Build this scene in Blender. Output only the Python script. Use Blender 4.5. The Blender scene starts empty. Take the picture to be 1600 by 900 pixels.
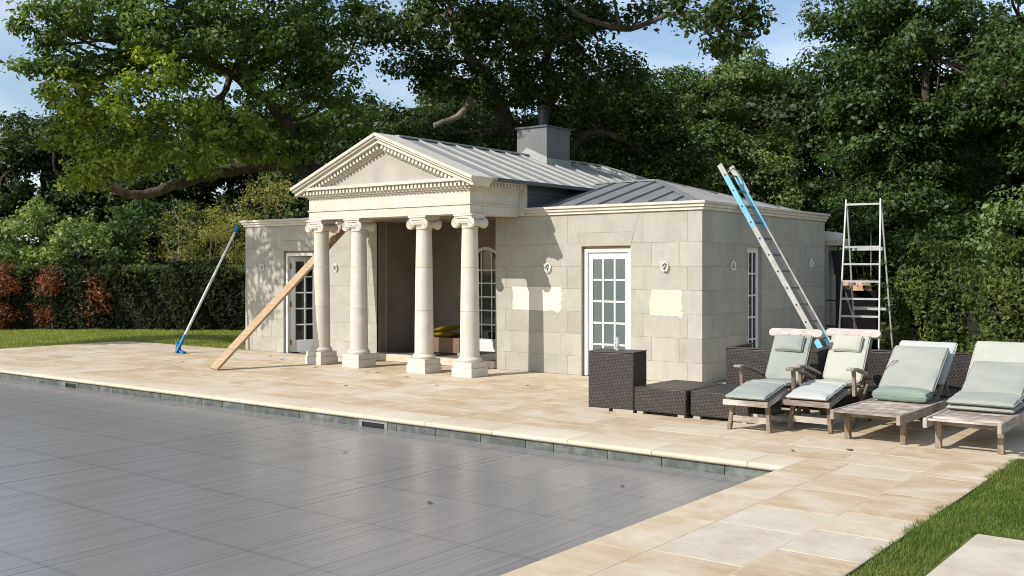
import bpy, bmesh, math, random
import numpy as np
from mathutils import Vector, Matrix

R = math.radians
random.seed(7)
scene = bpy.context.scene
COL = scene.collection

# ------------------------------------------------------------------ camera
cam_d = bpy.data.cameras.new('camera')
cam_d.sensor_width = 36.0
cam_d.lens = 36.0 * 1602.8 / 1600.0
cam_d.shift_y = -(450 - 419.65) / 1600.0
cam_d.clip_start = 0.1
cam_d.clip_end = 2000
cam = bpy.data.objects.new('camera', cam_d)
COL.objects.link(cam)
cam.location = (6.7523, -13.1901, 1.65)
cam.rotation_euler = (R(90), 0, 0.6566)
scene.camera = cam

# ------------------------------------------------------------------ world, sun, exposure
SUN_DIR = Vector((0.36, 0.93, 0)).normalized() * math.cos(R(36)) + Vector((0, 0, -math.sin(R(36))))
world = bpy.data.worlds.new('World')
scene.world = world
world.use_nodes = True
wn = world.node_tree
wn.nodes.clear()
w_out = wn.nodes.new('ShaderNodeOutputWorld')
w_bg = wn.nodes.new('ShaderNodeBackground')
w_sky = wn.nodes.new('ShaderNodeTexSky')
w_sky.sky_type = 'NISHITA'
w_sky.sun_disc = False
w_sky.sun_elevation = R(36)
w_sky.sun_rotation = math.atan2(-0.36, -0.93)
w_sky.air_density = 1.0
w_sky.dust_density = 0.9
w_sky.ozone_density = 1.5
w_bg.inputs['Strength'].default_value = 0.15
# thin streaky clouds over the clear sky
w_tc = wn.nodes.new('ShaderNodeTexCoord')
w_map = wn.nodes.new('ShaderNodeMapping')
w_map.inputs['Scale'].default_value = (1.6, 1.6, 5.5)
w_noi = wn.nodes.new('ShaderNodeTexNoise')
w_noi.inputs['Scale'].default_value = 2.2
w_noi.inputs['Detail'].default_value = 7
w_noi.inputs['Roughness'].default_value = 0.55
w_rmp = wn.nodes.new('ShaderNodeValToRGB')
w_rmp.color_ramp.elements[0].position = 0.43
w_rmp.color_ramp.elements[0].color = (0.0, 0.0, 0.0, 1)
w_rmp.color_ramp.elements[1].position = 0.78
w_rmp.color_ramp.elements[1].color = (0.75, 0.75, 0.75, 1)
w_mix = wn.nodes.new('ShaderNodeMix')
w_mix.data_type = 'RGBA'
w_mix.inputs['B'].default_value = (6.4, 6.9, 7.6, 1)
wn.links.new(w_tc.outputs['Generated'], w_map.inputs['Vector'])
wn.links.new(w_map.outputs['Vector'], w_noi.inputs['Vector'])
wn.links.new(w_noi.outputs['Fac'], w_rmp.inputs['Fac'])
wn.links.new(w_rmp.outputs['Color'], w_mix.inputs['Factor'])
wn.links.new(w_sky.outputs['Color'], w_mix.inputs['A'])
wn.links.new(w_mix.outputs['Result'], w_bg.inputs['Color'])
wn.links.new(w_bg.outputs['Background'], w_out.inputs['Surface'])

sun_d = bpy.data.lights.new('sun', 'SUN')
sun_d.energy = 4.6
sun_d.angle = R(0.5)
sun_d.color = (1.0, 0.95, 0.87)
sun = bpy.data.objects.new('sun', sun_d)
COL.objects.link(sun)
sun.rotation_euler = SUN_DIR.to_track_quat('-Z', 'Y').to_euler()
sun.location = (-10, -25, 25)

scene.view_settings.view_transform = 'Standard'
scene.view_settings.look = 'None'
scene.view_settings.exposure = 0.10
scene.view_settings.gamma = 1.0
scene.view_settings.use_curve_mapping = False
scene.cycles.max_bounces = 6
scene.cycles.diffuse_bounces = 3
scene.cycles.glossy_bounces = 3
scene.cycles.transmission_bounces = 4
scene.cycles.transparent_max_bounces = 6
scene.cycles.caustics_reflective = False
scene.cycles.caustics_refractive = False
scene.cycles.use_denoising = True
scene.cycles.filter_width = 1.0
try:
    scene.cycles.denoising_prefilter = 'ACCURATE'
except Exception:
    pass

# ------------------------------------------------------------------ materials
def _nodes(name):
    m = bpy.data.materials.new(name)
    m.use_nodes = True
    nt = m.node_tree
    return m, nt, nt.nodes['Principled BSDF']

def N(nt, t, **kw):
    n = nt.nodes.new(t)
    for k, v in kw.items():
        if k in n.inputs:
            n.inputs[k].default_value = v
        else:
            setattr(n, k, v)
    return n

def mixc(nt, fac, a, b, mode='MIX'):
    n = nt.nodes.new('ShaderNodeMix')
    n.data_type = 'RGBA'
    n.blend_type = mode
    for key, val in (('Factor', fac), ('A', a), ('B', b)):
        if isinstance(val, bpy.types.NodeSocket):
            nt.links.new(val, n.inputs[key])
        elif key == 'Factor':
            n.inputs[key].default_value = val
        else:
            n.inputs[key].default_value = (*val, 1) if len(val) == 3 else val
    return n.outputs['Result']

def math_n(nt, op, a, b=0.0):
    n = nt.nodes.new('ShaderNodeMath')
    n.operation = op
    for i, v in enumerate((a, b)):
        if isinstance(v, bpy.types.NodeSocket):
            nt.links.new(v, n.inputs[i])
        else:
            n.inputs[i].default_value = v
    return n.outputs[0]

def ramp(nt, sock, p0, p1, c0=(0, 0, 0, 1), c1=(1, 1, 1, 1)):
    r = nt.nodes.new('ShaderNodeValToRGB')
    r.color_ramp.elements[0].position = p0
    r.color_ramp.elements[1].position = p1
    r.color_ramp.elements[0].color = c0
    r.color_ramp.elements[1].color = c1
    nt.links.new(sock, r.inputs['Fac'])
    return r.outputs['Color']

def coords(nt, shift=True, stretch=(1, 1, 1), kind='Object'):
    tc = nt.nodes.new('ShaderNodeTexCoord')
    mp = nt.nodes.new('ShaderNodeMapping')
    mp.inputs['Scale'].default_value = stretch
    src = tc.outputs[kind]
    if shift:
        oi = nt.nodes.new('ShaderNodeObjectInfo')
        va = nt.nodes.new('ShaderNodeVectorMath')
        va.operation = 'SCALE'
        va.inputs[0].default_value = (37.0, 23.0, 51.0)
        nt.links.new(oi.outputs['Random'], va.inputs['Scale'])
        vb = nt.nodes.new('ShaderNodeVectorMath')
        vb.operation = 'ADD'
        nt.links.new(src, vb.inputs[0])
        nt.links.new(va.outputs[0], vb.inputs[1])
        src = vb.outputs[0]
    nt.links.new(src, mp.inputs['Vector'])
    return mp.outputs['Vector']

def noise(nt, vec, scale, detail=5, rough=0.55, dist=0.0):
    n = N(nt, 'ShaderNodeTexNoise', Scale=scale, Detail=detail, Roughness=rough, Distortion=dist)
    nt.links.new(vec, n.inputs['Vector'])
    return n.outputs['Fac']

def objrand(nt):
    return nt.nodes.new('ShaderNodeObjectInfo').outputs['Random']

def bump(nt, bsdf, h, strength=0.3, dist=0.01):
    b = N(nt, 'ShaderNodeBump', Strength=strength, Distance=dist)
    nt.links.new(h, b.inputs['Height'])
    nt.links.new(b.outputs['Normal'], bsdf.inputs['Normal'])

def simple(name, c1, c2=None, scale=6, rough=0.6, metallic=0.0, stretch=(1, 1, 1), var=0.0, bmp=0.0, bscale=None, p=(0.35, 0.65), spec=0.4, detail=6, shift=True, bdist=0.01):
    m, nt, b = _nodes(name)
    c2 = c2 or c1
    v = coords(nt, shift, stretch)
    n = noise(nt, v, scale, detail)
    col = mixc(nt, ramp(nt, n, *p), c1, c2)
    if var:
        f = math_n(nt, 'MULTIPLY_ADD', objrand(nt), var)
        f.node.inputs[2].default_value = 1 - var / 2
        cm = nt.nodes.new('ShaderNodeCombineColor')
        for i in range(3):
            nt.links.new(f, cm.inputs[i])
        col = mixc(nt, 1.0, col, cm.outputs[0], 'MULTIPLY')
    nt.links.new(col, b.inputs['Base Color'])
    b.inputs['Roughness'].default_value = rough
    b.inputs['Metallic'].default_value = metallic
    b.inputs['Specular IOR Level'].default_value = spec
    if bmp:
        bump(nt, b, noise(nt, v, bscale or scale * 4, 5), bmp, bdist)
    return m

MT = {}
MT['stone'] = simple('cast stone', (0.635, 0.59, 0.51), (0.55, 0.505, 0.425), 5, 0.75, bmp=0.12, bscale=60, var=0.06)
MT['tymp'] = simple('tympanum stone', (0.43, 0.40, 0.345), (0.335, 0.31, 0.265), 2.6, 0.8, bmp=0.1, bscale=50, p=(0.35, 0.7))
MT['mortar'] = simple('wall mortar', (0.35, 0.325, 0.27), (0.31, 0.285, 0.235), 9, 0.9)
MT['white'] = simple('white joinery paint', (0.80, 0.80, 0.78), (0.74, 0.74, 0.72), 8, 0.4)
MT['metal_dark'] = simple('dark zinc sheet', (0.24, 0.242, 0.243), (0.20, 0.202, 0.203), 2.5, 0.5, 0.15, var=0.10, bmp=0.04, bscale=3)
MT['metal'] = simple('grey zinc sheet', (0.40, 0.395, 0.37), (0.33, 0.33, 0.315), 2.5, 0.48, 0.15, var=0.10, bmp=0.04, bscale=3)
MT['clad'] = simple('dark grey cladding', (0.105, 0.112, 0.12), (0.085, 0.091, 0.098), 3, 0.5, 0.2, var=0.06)
MT['black'] = simple('black plastic', (0.012, 0.012, 0.014), (0.02, 0.02, 0.022), 5, 0.4)
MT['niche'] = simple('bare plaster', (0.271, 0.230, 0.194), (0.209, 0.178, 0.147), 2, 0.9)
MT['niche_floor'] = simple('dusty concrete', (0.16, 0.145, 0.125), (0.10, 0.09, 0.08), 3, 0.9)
MT['rail'] = simple('frame softwood', (0.45, 0.30, 0.16), (0.36, 0.22, 0.11), 10, 0.7, stretch=(1, 8, 8))
MT['plank'] = simple('sawn timber', (0.50, 0.36, 0.22), (0.34, 0.235, 0.135), 5, 0.75, stretch=(1.2, 14, 14), bmp=0.2, bscale=20)
MT['alu'] = simple('aluminium', (0.48, 0.485, 0.48), (0.38, 0.385, 0.385), 5, 0.42, 0.35)
MT['alu_dark'] = simple('dull aluminium rung', (0.20, 0.21, 0.21), (0.14, 0.15, 0.15), 5, 0.5, 0.5)
MT['alu_pale'] = simple('worn fibreglass', (0.46, 0.45, 0.415), (0.36, 0.35, 0.325), 9, 0.6)
MT['blue'] = simple('light blue fibreglass', (0.13, 0.42, 0.60), (0.26, 0.52, 0.62), 3, 0.5)
MT['blue_dark'] = simple('blue plastic', (0.01, 0.12, 0.33), (0.015, 0.16, 0.38), 4, 0.45)
MT['yellow'] = simple('yellow bag', (0.218, 0.150, 0.008), (0.173, 0.115, 0.008), 5, 0.5)
MT['card'] = simple('brown cardboard', (0.20, 0.125, 0.075), (0.16, 0.10, 0.06), 4, 0.8)
MT['brass'] = simple('brass', (0.62, 0.36, 0.10), (0.50, 0.28, 0.07), 9, 0.35, 0.7)
MT['cable'] = simple('white cable', (0.78, 0.77, 0.74), (0.70, 0.69, 0.66), 5, 0.5)
MT['tile_grey'] = simple('pool tile', (0.085, 0.098, 0.088), (0.185, 0.20, 0.178), 8, 0.5, stretch=(1, 1, 1.2), var=0.4, p=(0.42, 0.7), bmp=0.1)
MT['grout'] = simple('pool grout', (0.34, 0.35, 0.32), None, 5, 0.9)
MT['foot_grey'] = simple('beige plastic foot', (0.36, 0.335, 0.285), None, 5, 0.6)
MT['slot_grey'] = simple('grey slot frame', (0.24, 0.24, 0.23), None, 5, 0.5)
MT['plastic_white'] = simple('grey white plastic', (0.55, 0.55, 0.54), None, 5, 0.4)
MT['bark'] = simple('oak bark', (0.115, 0.088, 0.062), (0.045, 0.036, 0.027), 3.2, 0.95, stretch=(2, 2, 0.6), bmp=0.9, bscale=7, bdist=0.06)
MT['bark_pale'] = simple('lichen grey bark', (0.24, 0.205, 0.15), (0.11, 0.088, 0.062), 3.5, 0.95, bmp=0.9, bscale=8, bdist=0.05)
MT['soil'] = simple('soil', (0.05, 0.04, 0.025), (0.03, 0.026, 0.018), 3, 0.95)
MT['leaf_dry'] = simple('dry leaf', (0.16, 0.075, 0.03), (0.10, 0.05, 0.02), 20, 0.8, var=0.5)
MT['woodchip'] = simple('split firewood', (0.52, 0.37, 0.24), (0.40, 0.26, 0.15), 9, 0.8, var=0.3)
MT['foam'] = simple('white foam', (0.75, 0.74, 0.72), (0.62, 0.6, 0.58), 5, 0.7)
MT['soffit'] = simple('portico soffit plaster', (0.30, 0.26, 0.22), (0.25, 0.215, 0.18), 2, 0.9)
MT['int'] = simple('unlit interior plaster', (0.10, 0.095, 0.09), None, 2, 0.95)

def ashlar_mat():
    m, nt, b = _nodes('limestone ashlar')
    v = coords(nt, True)
    n1 = noise(nt, v, 2.2, 7, 0.62, 0.4)
    n2 = noise(nt, v, 14, 5)
    c = mixc(nt, ramp(nt, n1, 0.34, 0.68), (0.43, 0.41, 0.352), (0.355, 0.338, 0.287))
    c = mixc(nt, math_n(nt, 'MULTIPLY', ramp(nt, n2, 0.5, 0.75), 0.35), c, (0.50, 0.48, 0.425))
    wv = coords(nt, True, (1.0, 1.0, 0.16))
    streak = noise(nt, wv, 7, 4)
    c = mixc(nt, math_n(nt, 'MULTIPLY', ramp(nt, streak, 0.55, 0.8), 0.4), c, (0.27, 0.26, 0.228))
    f = math_n(nt, 'MULTIPLY_ADD', objrand(nt), 0.13)
    f.node.inputs[2].default_value = 0.935
    cm = nt.nodes.new('ShaderNodeCombineColor')
    for i in range(3):
        nt.links.new(f, cm.inputs[i])
    c = mixc(nt, 1.0, c, cm.outputs[0], 'MULTIPLY')
    nt.links.new(c, b.inputs['Base Color'])
    b.inputs['Roughness'].default_value = 0.85
    b.inputs['Specular IOR Level'].default_value = 0.25
    bump(nt, b, noise(nt, v, 45, 5), 0.12, 0.006)
    return m
MT['ashlar'] = ashlar_mat()

def paving_mat():
    m, nt, b = _nodes('sandstone paving')
    oi = nt.nodes.new('ShaderNodeObjectInfo')
    r = oi.outputs['Random']
    v = coords(nt, True, (0.7, 1.7, 1))
    vein = noise(nt, v, 2.2, 8, 0.66, 1.6)
    v2 = coords(nt, True)
    blot = noise(nt, v2, 1.3, 5, 0.6)
    fine = noise(nt, v2, 26, 5, 0.65)
    tone = nt.nodes.new('ShaderNodeValToRGB')
    cr = tone.color_ramp
    cr.interpolation = 'CONSTANT'
    cols = [(0.0, (0.485, 0.37, 0.225)), (0.16, (0.52, 0.42, 0.27)), (0.34, (0.465, 0.345, 0.20)), (0.5, (0.54, 0.45, 0.31)),
            (0.64, (0.475, 0.36, 0.215)), (0.78, (0.505, 0.395, 0.245)), (0.93, (0.555, 0.49, 0.38))]
    cr.elements[0].position, cr.elements[0].color = cols[0][0], (*cols[0][1], 1)
    cr.elements[1].position, cr.elements[1].color = cols[1][0], (*cols[1][1], 1)
    for p, c in cols[2:]:
        e = cr.elements.new(p)
        e.color = (*c, 1)
    nt.links.new(r, tone.inputs['Fac'])
    c = mixc(nt, math_n(nt, 'MULTIPLY', ramp(nt, vein, 0.44, 0.70), 0.62), tone.outputs['Color'], (0.65, 0.575, 0.43))
    cloud = noise(nt, coords(nt, True, (1, 1, 1)), 0.9, 6, 0.6, 1.2)
    c = mixc(nt, math_n(nt, 'MULTIPLY', ramp(nt, cloud, 0.46, 0.66), 0.6), c, (0.69, 0.635, 0.515))
    c = mixc(nt, math_n(nt, 'MULTIPLY', ramp(nt, blot, 0.52, 0.75), 0.40), c, (0.45, 0.335, 0.205))
    c = mixc(nt, math_n(nt, 'MULTIPLY', ramp(nt, fine, 0.55, 0.8), 0.30), c, (0.40, 0.30, 0.19))
    nt.links.new(c, b.inputs['Base Color'])
    b.inputs['Roughness'].default_value = 0.78
    b.inputs['Specular IOR Level'].default_value = 0.25
    h = math_n(nt, 'ADD', math_n(nt, 'MULTIPLY', noise(nt, v2, 5, 4), 1.0), math_n(nt, 'MULTIPLY', fine, 0.35))
    bump(nt, b, h, 0.22, 0.012)
    return m
MT['paving'] = paving_mat()
MT['paving_pale'] = simple('pale worn paving', (0.61, 0.55, 0.445), (0.51, 0.44, 0.33), 4, 0.8, bmp=0.3, bscale=16, detail=8, bdist=0.012)
MT['coping'] = simple('buff coping stone', (0.62, 0.545, 0.42), (0.54, 0.455, 0.325), 1.7, 0.72, var=0.08, bmp=0.12, bscale=30, detail=8)
MT['joint'] = simple('paving joint mortar', (0.64, 0.555, 0.41), (0.50, 0.415, 0.285), 4, 0.9)

def weave_mat():
    m, nt, b = _nodes('brown rattan weave')
    tc = nt.nodes.new('ShaderNodeTexCoord')
    mp = N(nt, 'ShaderNodeMapping')
    mp.inputs['Rotation'].default_value = (0, 0, R(33))
    nt.links.new(tc.outputs['UV'], mp.inputs['Vector'])
    br = N(nt, 'ShaderNodeTexBrick', Scale=1.0)
    br.offset = 0.5
    br.inputs['Brick Width'].default_value = 0.056
    br.inputs['Row Height'].default_value = 0.025
    br.inputs['Mortar Size'].default_value = 0.007
    br.inputs['Mortar Smooth'].default_value = 0.6
    br.inputs['Color1'].default_value = (0.088, 0.072, 0.064, 1)
    br.inputs['Color2'].default_value = (0.056, 0.046, 0.041, 1)
    br.inputs['Mortar'].default_value = (0.018, 0.015, 0.0135, 1)
    nt.links.new(mp.outputs['Vector'], br.inputs['Vector'])
    nt.links.new(br.outputs['Color'], b.inputs['Base Color'])
    b.inputs['Roughness'].default_value = 0.42
    inv = math_n(nt, 'SUBTRACT', 1.0, br.outputs['Fac'])
    bump(nt, b, inv, 0.9, 0.006)
    return m
MT['weave'] = weave_mat()
MT['weave_rim'] = simple('rattan edge band', (0.070, 0.054, 0.047), (0.05, 0.038, 0.034), 30, 0.5)

def cover_mat():
    m, nt, b = _nodes('grey pool cover slat')
    v = coords(nt, False)
    sx = nt.nodes.new('ShaderNodeSeparateXYZ')
    nt.links.new(v, sx.inputs[0])
    fr = math_n(nt, 'PINGPONG', math_n(nt, 'ADD', sx.outputs['Y'], 60.37), 0.475)
    line = ramp(nt, fr, 0.0, 0.030, (1, 1, 1, 1), (0, 0, 0, 1))
    n = noise(nt, v, 1.1, 6)
    c = mixc(nt, ramp(nt, n, 0.3, 0.7), (0.215, 0.207, 0.203), (0.245, 0.235, 0.229))
    f = math_n(nt, 'MULTIPLY_ADD', objrand(nt), 0.10)
    f.node.inputs[2].default_value = 0.95
    cm = nt.nodes.new('ShaderNodeCombineColor')
    for i in range(3):
        nt.links.new(f, cm.inputs[i])
    c = mixc(nt, 1.0, c, cm.outputs[0], 'MULTIPLY')
    c = mixc(nt, math_n(nt, 'MULTIPLY', line, 0.26), c, (0.05, 0.05, 0.055))
    spk = noise(nt, v, 60, 3)
    c = mixc(nt, math_n(nt, 'MULTIPLY', ramp(nt, spk, 0.70, 0.78), 0.35), c, (0.36, 0.35, 0.34))
    nt.links.new(c, b.inputs['Base Color'])
    b.inputs['Roughness'].default_value = 0.25
    b.inputs['Specular IOR Level'].default_value = 0.5
    wv = coords(nt, True, (1, 0.25, 1))
    bump(nt, b, noise(nt, wv, 4, 3), 0.10, 0.01)
    return m
MT['cover'] = cover_mat()

def wood_mat(name, stretch, pale=0.5, c1=(0.36, 0.31, 0.26), c2=(0.17, 0.132, 0.10)):
    m, nt, b = _nodes(name)
    v = coords(nt, True, stretch)
    n = noise(nt, v, 5, 7, 0.65)
    v2 = coords(nt, True)
    n2 = noise(nt, v2, 3.5, 4)
    c = mixc(nt, ramp(nt, n, 0.33, 0.66), c1, c2)
    c = mixc(nt, math_n(nt, 'MULTIPLY', ramp(nt, n2, 0.42, 0.66), pale), c, (0.58, 0.53, 0.48))
    f = math_n(nt, 'MULTIPLY_ADD', objrand(nt), 0.45)
    f.node.inputs[2].default_value = 0.78
    cm = nt.nodes.new('ShaderNodeCombineColor')
    for i in range(3):
        nt.links.new(f, cm.inputs[i])
    c = mixc(nt, 1.0, c, cm.outputs[0], 'MULTIPLY')
    nt.links.new(c, b.inputs['Base Color'])
    b.inputs['Roughness'].default_value = 0.85
    b.inputs['Specular IOR Level'].default_value = 0.2
    bump(nt, b, n, 0.3, 0.006)
    return m
MT['teak_x'] = wood_mat('weathered teak across', (1.5, 16, 16), 0.75)
MT['teak_y'] = wood_mat('weathered teak along', (16, 1.5, 16))
MT['teak_z'] = wood_mat('weathered teak upright', (16, 16, 1.5), 0.25, (0.27, 0.21, 0.15), (0.12, 0.085, 0.057))

def fabric(name, c1, c2):
    m, nt, b = _nodes(name)
    v = coords(nt, True)
    n = noise(nt, v, 3, 5)
    c = mixc(nt, ramp(nt, n, 0.35, 0.7), c1, c2)
    nt.links.new(c, b.inputs['Base Color'])
    b.inputs['Roughness'].default_value = 0.9
    b.inputs['Specular IOR Level'].default_value = 0.15
    b.inputs['Sheen Weight'].default_value = 0.15
    wr = noise(nt, coords(nt, True, (0.5, 2.2, 2.2)), 4.5, 4, 0.5, 0.6)
    bump(nt, b, wr, 0.45, 0.03)
    return m
MT['cush_sage'] = fabric('sage canvas', (0.320, 0.338, 0.302), (0.280, 0.298, 0.266))
MT['cush_pale'] = fabric('faded sage canvas', (0.455, 0.455, 0.395), (0.40, 0.405, 0.35))
MT['cush_white'] = fabric('bleached canvas', (0.48, 0.488, 0.452), (0.43, 0.44, 0.41))
MT['cush_green'] = fabric('green canvas', (0.235, 0.288, 0.24), (0.20, 0.252, 0.21))
MT['cush_grey'] = fabric('grey green canvas', (0.338, 0.350, 0.306), (0.293, 0.304, 0.266))

def leaf_mat(name, dark, mid, light, light_amt=0.35, yellow=None, yamt=0.0, trans=0.28, nscale=0.5, rough=0.5):
    m, nt, b = _nodes(name)
    geo = nt.nodes.new('ShaderNodeNewGeometry')
    isl = geo.outputs['Random Per Island']
    v = coords(nt, True)
    big = noise(nt, v, nscale, 3)
    c = mixc(nt, isl, dark, mid)
    f = math_n(nt, 'MULTIPLY', ramp(nt, big, 0.45, 0.68), light_amt)
    c = mixc(nt, f, c, light)
    if yellow:
        y = noise(nt, coords(nt, False, (1, 1, 1)), 0.33, 3)
        yy = math_n(nt, 'MULTIPLY', ramp(nt, y, 0.50, 0.62), yamt)
        r2 = math_n(nt, 'GREATER_THAN', isl, 0.45)
        c = mixc(nt, math_n(nt, 'MULTIPLY', yy, r2), c, yellow)
    nt.links.new(c, b.inputs['Base Color'])
    b.inputs['Roughness'].default_value = rough
    b.inputs['Specular IOR Level'].default_value = 0.35
    tr = nt.nodes.new('ShaderNodeBsdfTranslucent')
    tcol = mixc(nt, 1.0, c, (1.5, 1.7, 0.55), 'MULTIPLY')
    nt.links.new(tcol, tr.inputs['Color'])
    mx = nt.nodes.new('ShaderNodeMixShader')
    mx.inputs['Fac'].default_value = trans
    nt.links.new(b.outputs['BSDF'], mx.inputs[1])
    nt.links.new(tr.outputs['BSDF'], mx.inputs[2])
    out = nt.nodes['Material Output']
    nt.links.new(mx.outputs['Shader'], out.inputs['Surface'])
    return m
MT['oak'] = leaf_mat('oak leaf', (0.065, 0.110, 0.026), (0.143, 0.215, 0.048), (0.251, 0.329, 0.061), 0.45, (0.569, 0.493, 0.065), 0.0)
MT['oak_turning'] = leaf_mat('turning oak leaf', (0.090, 0.148, 0.023), (0.206, 0.277, 0.039), (0.347, 0.412, 0.054), 0.6, (0.490, 0.476, 0.052), 0.32, trans=0.32)
MT['oak_dark'] = leaf_mat('dark oak leaf', (0.028, 0.048, 0.014), (0.064, 0.096, 0.025), (0.108, 0.145, 0.033), 0.4)
MT['tree_mid'] = leaf_mat('mid green leaf', (0.062, 0.099, 0.028), (0.123, 0.182, 0.049), (0.200, 0.255, 0.069), 0.5)
MT['tree_right'] = leaf_mat('deep green leaf', (0.032, 0.060, 0.017), (0.068, 0.116, 0.030), (0.112, 0.171, 0.040), 0.5)
MT['back'] = leaf_mat('far woodland leaf', (0.028, 0.044, 0.016), (0.056, 0.083, 0.025), (0.083, 0.116, 0.031), 0.4)
MT['shrub'] = leaf_mat('shrub leaf', (0.090, 0.139, 0.045), (0.191, 0.259, 0.081), (0.315, 0.382, 0.101), 0.6)
MT['shrub_gold'] = leaf_mat('golden conifer spray', (0.173, 0.179, 0.044), (0.344, 0.334, 0.085), (0.476, 0.425, 0.111), 0.6)
MT['yew'] = leaf_mat('yew spray', (0.012, 0.019, 0.006), (0.025, 0.036, 0.010), (0.053, 0.065, 0.014), 0.55, nscale=0.9, trans=0.10, rough=0.75)  # left hedge: tree shade on its face is put into this dark colour
MT['yew_lit'] = leaf_mat('bright yew spray', (0.045, 0.070, 0.016), (0.105, 0.145, 0.026), (0.17, 0.205, 0.035), 0.6, nscale=1.2, trans=0.2, rough=0.6)  # on the left hedge top this paler tone stands in for sunlight
MT['dead'] = leaf_mat('dead russet spray', (0.128, 0.042, 0.018), (0.300, 0.093, 0.033), (0.390, 0.150, 0.053), 0.4, trans=0.15)
MT['grass'] = leaf_mat('grass blade', (0.068, 0.115, 0.016), (0.145, 0.205, 0.032), (0.215, 0.25, 0.052), 0.55, (0.30, 0.25, 0.08), 0.3, trans=0.3, nscale=3.0)
MT['grass_far'] = leaf_mat('lawn grass blade', (0.186, 0.222, 0.043), (0.300, 0.322, 0.068), (0.400, 0.386, 0.108), 0.5, trans=0.3, nscale=0.8)
MT['turf'] = simple('turf', (0.169, 0.195, 0.042), (0.124, 0.150, 0.033), 1.2, 0.95, bmp=0.6, bscale=60)
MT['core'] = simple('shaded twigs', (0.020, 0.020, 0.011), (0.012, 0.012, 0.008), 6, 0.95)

def glass_mat():
    m, nt, b = _nodes('window glass')
    b.inputs['Base Color'].default_value = (0.012, 0.014, 0.014, 1)
    b.inputs['Roughness'].default_value = 0.04
    b.inputs['Specular IOR Level'].default_value = 0.6
    return m
MT['glass'] = glass_mat()
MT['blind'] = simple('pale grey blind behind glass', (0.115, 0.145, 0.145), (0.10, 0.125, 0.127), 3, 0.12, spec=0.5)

def bottle_mat():
    m, nt, b = _nodes('clear plastic bottle')
    b.inputs['Base Color'].default_value = (0.88, 0.93, 0.96, 1)
    b.inputs['Roughness'].default_value = 0.08
    b.inputs['Transmission Weight'].default_value = 0.75
    b.inputs['IOR'].default_value = 1.3
    return m
MT['bottle'] = bottle_mat()

def patch_mat(name, c):
    return simple(name, c, tuple(x * 0.88 for x in c), 7, 0.6, stretch=(1, 1, 7), p=(0.45, 0.8), bmp=0.1, bscale=40)
MT['paint_cream'] = patch_mat('cream paint', (0.74, 0.69, 0.55))
MT['paint_yellow'] = patch_mat('yellow paint', (0.74, 0.65, 0.44))

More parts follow.
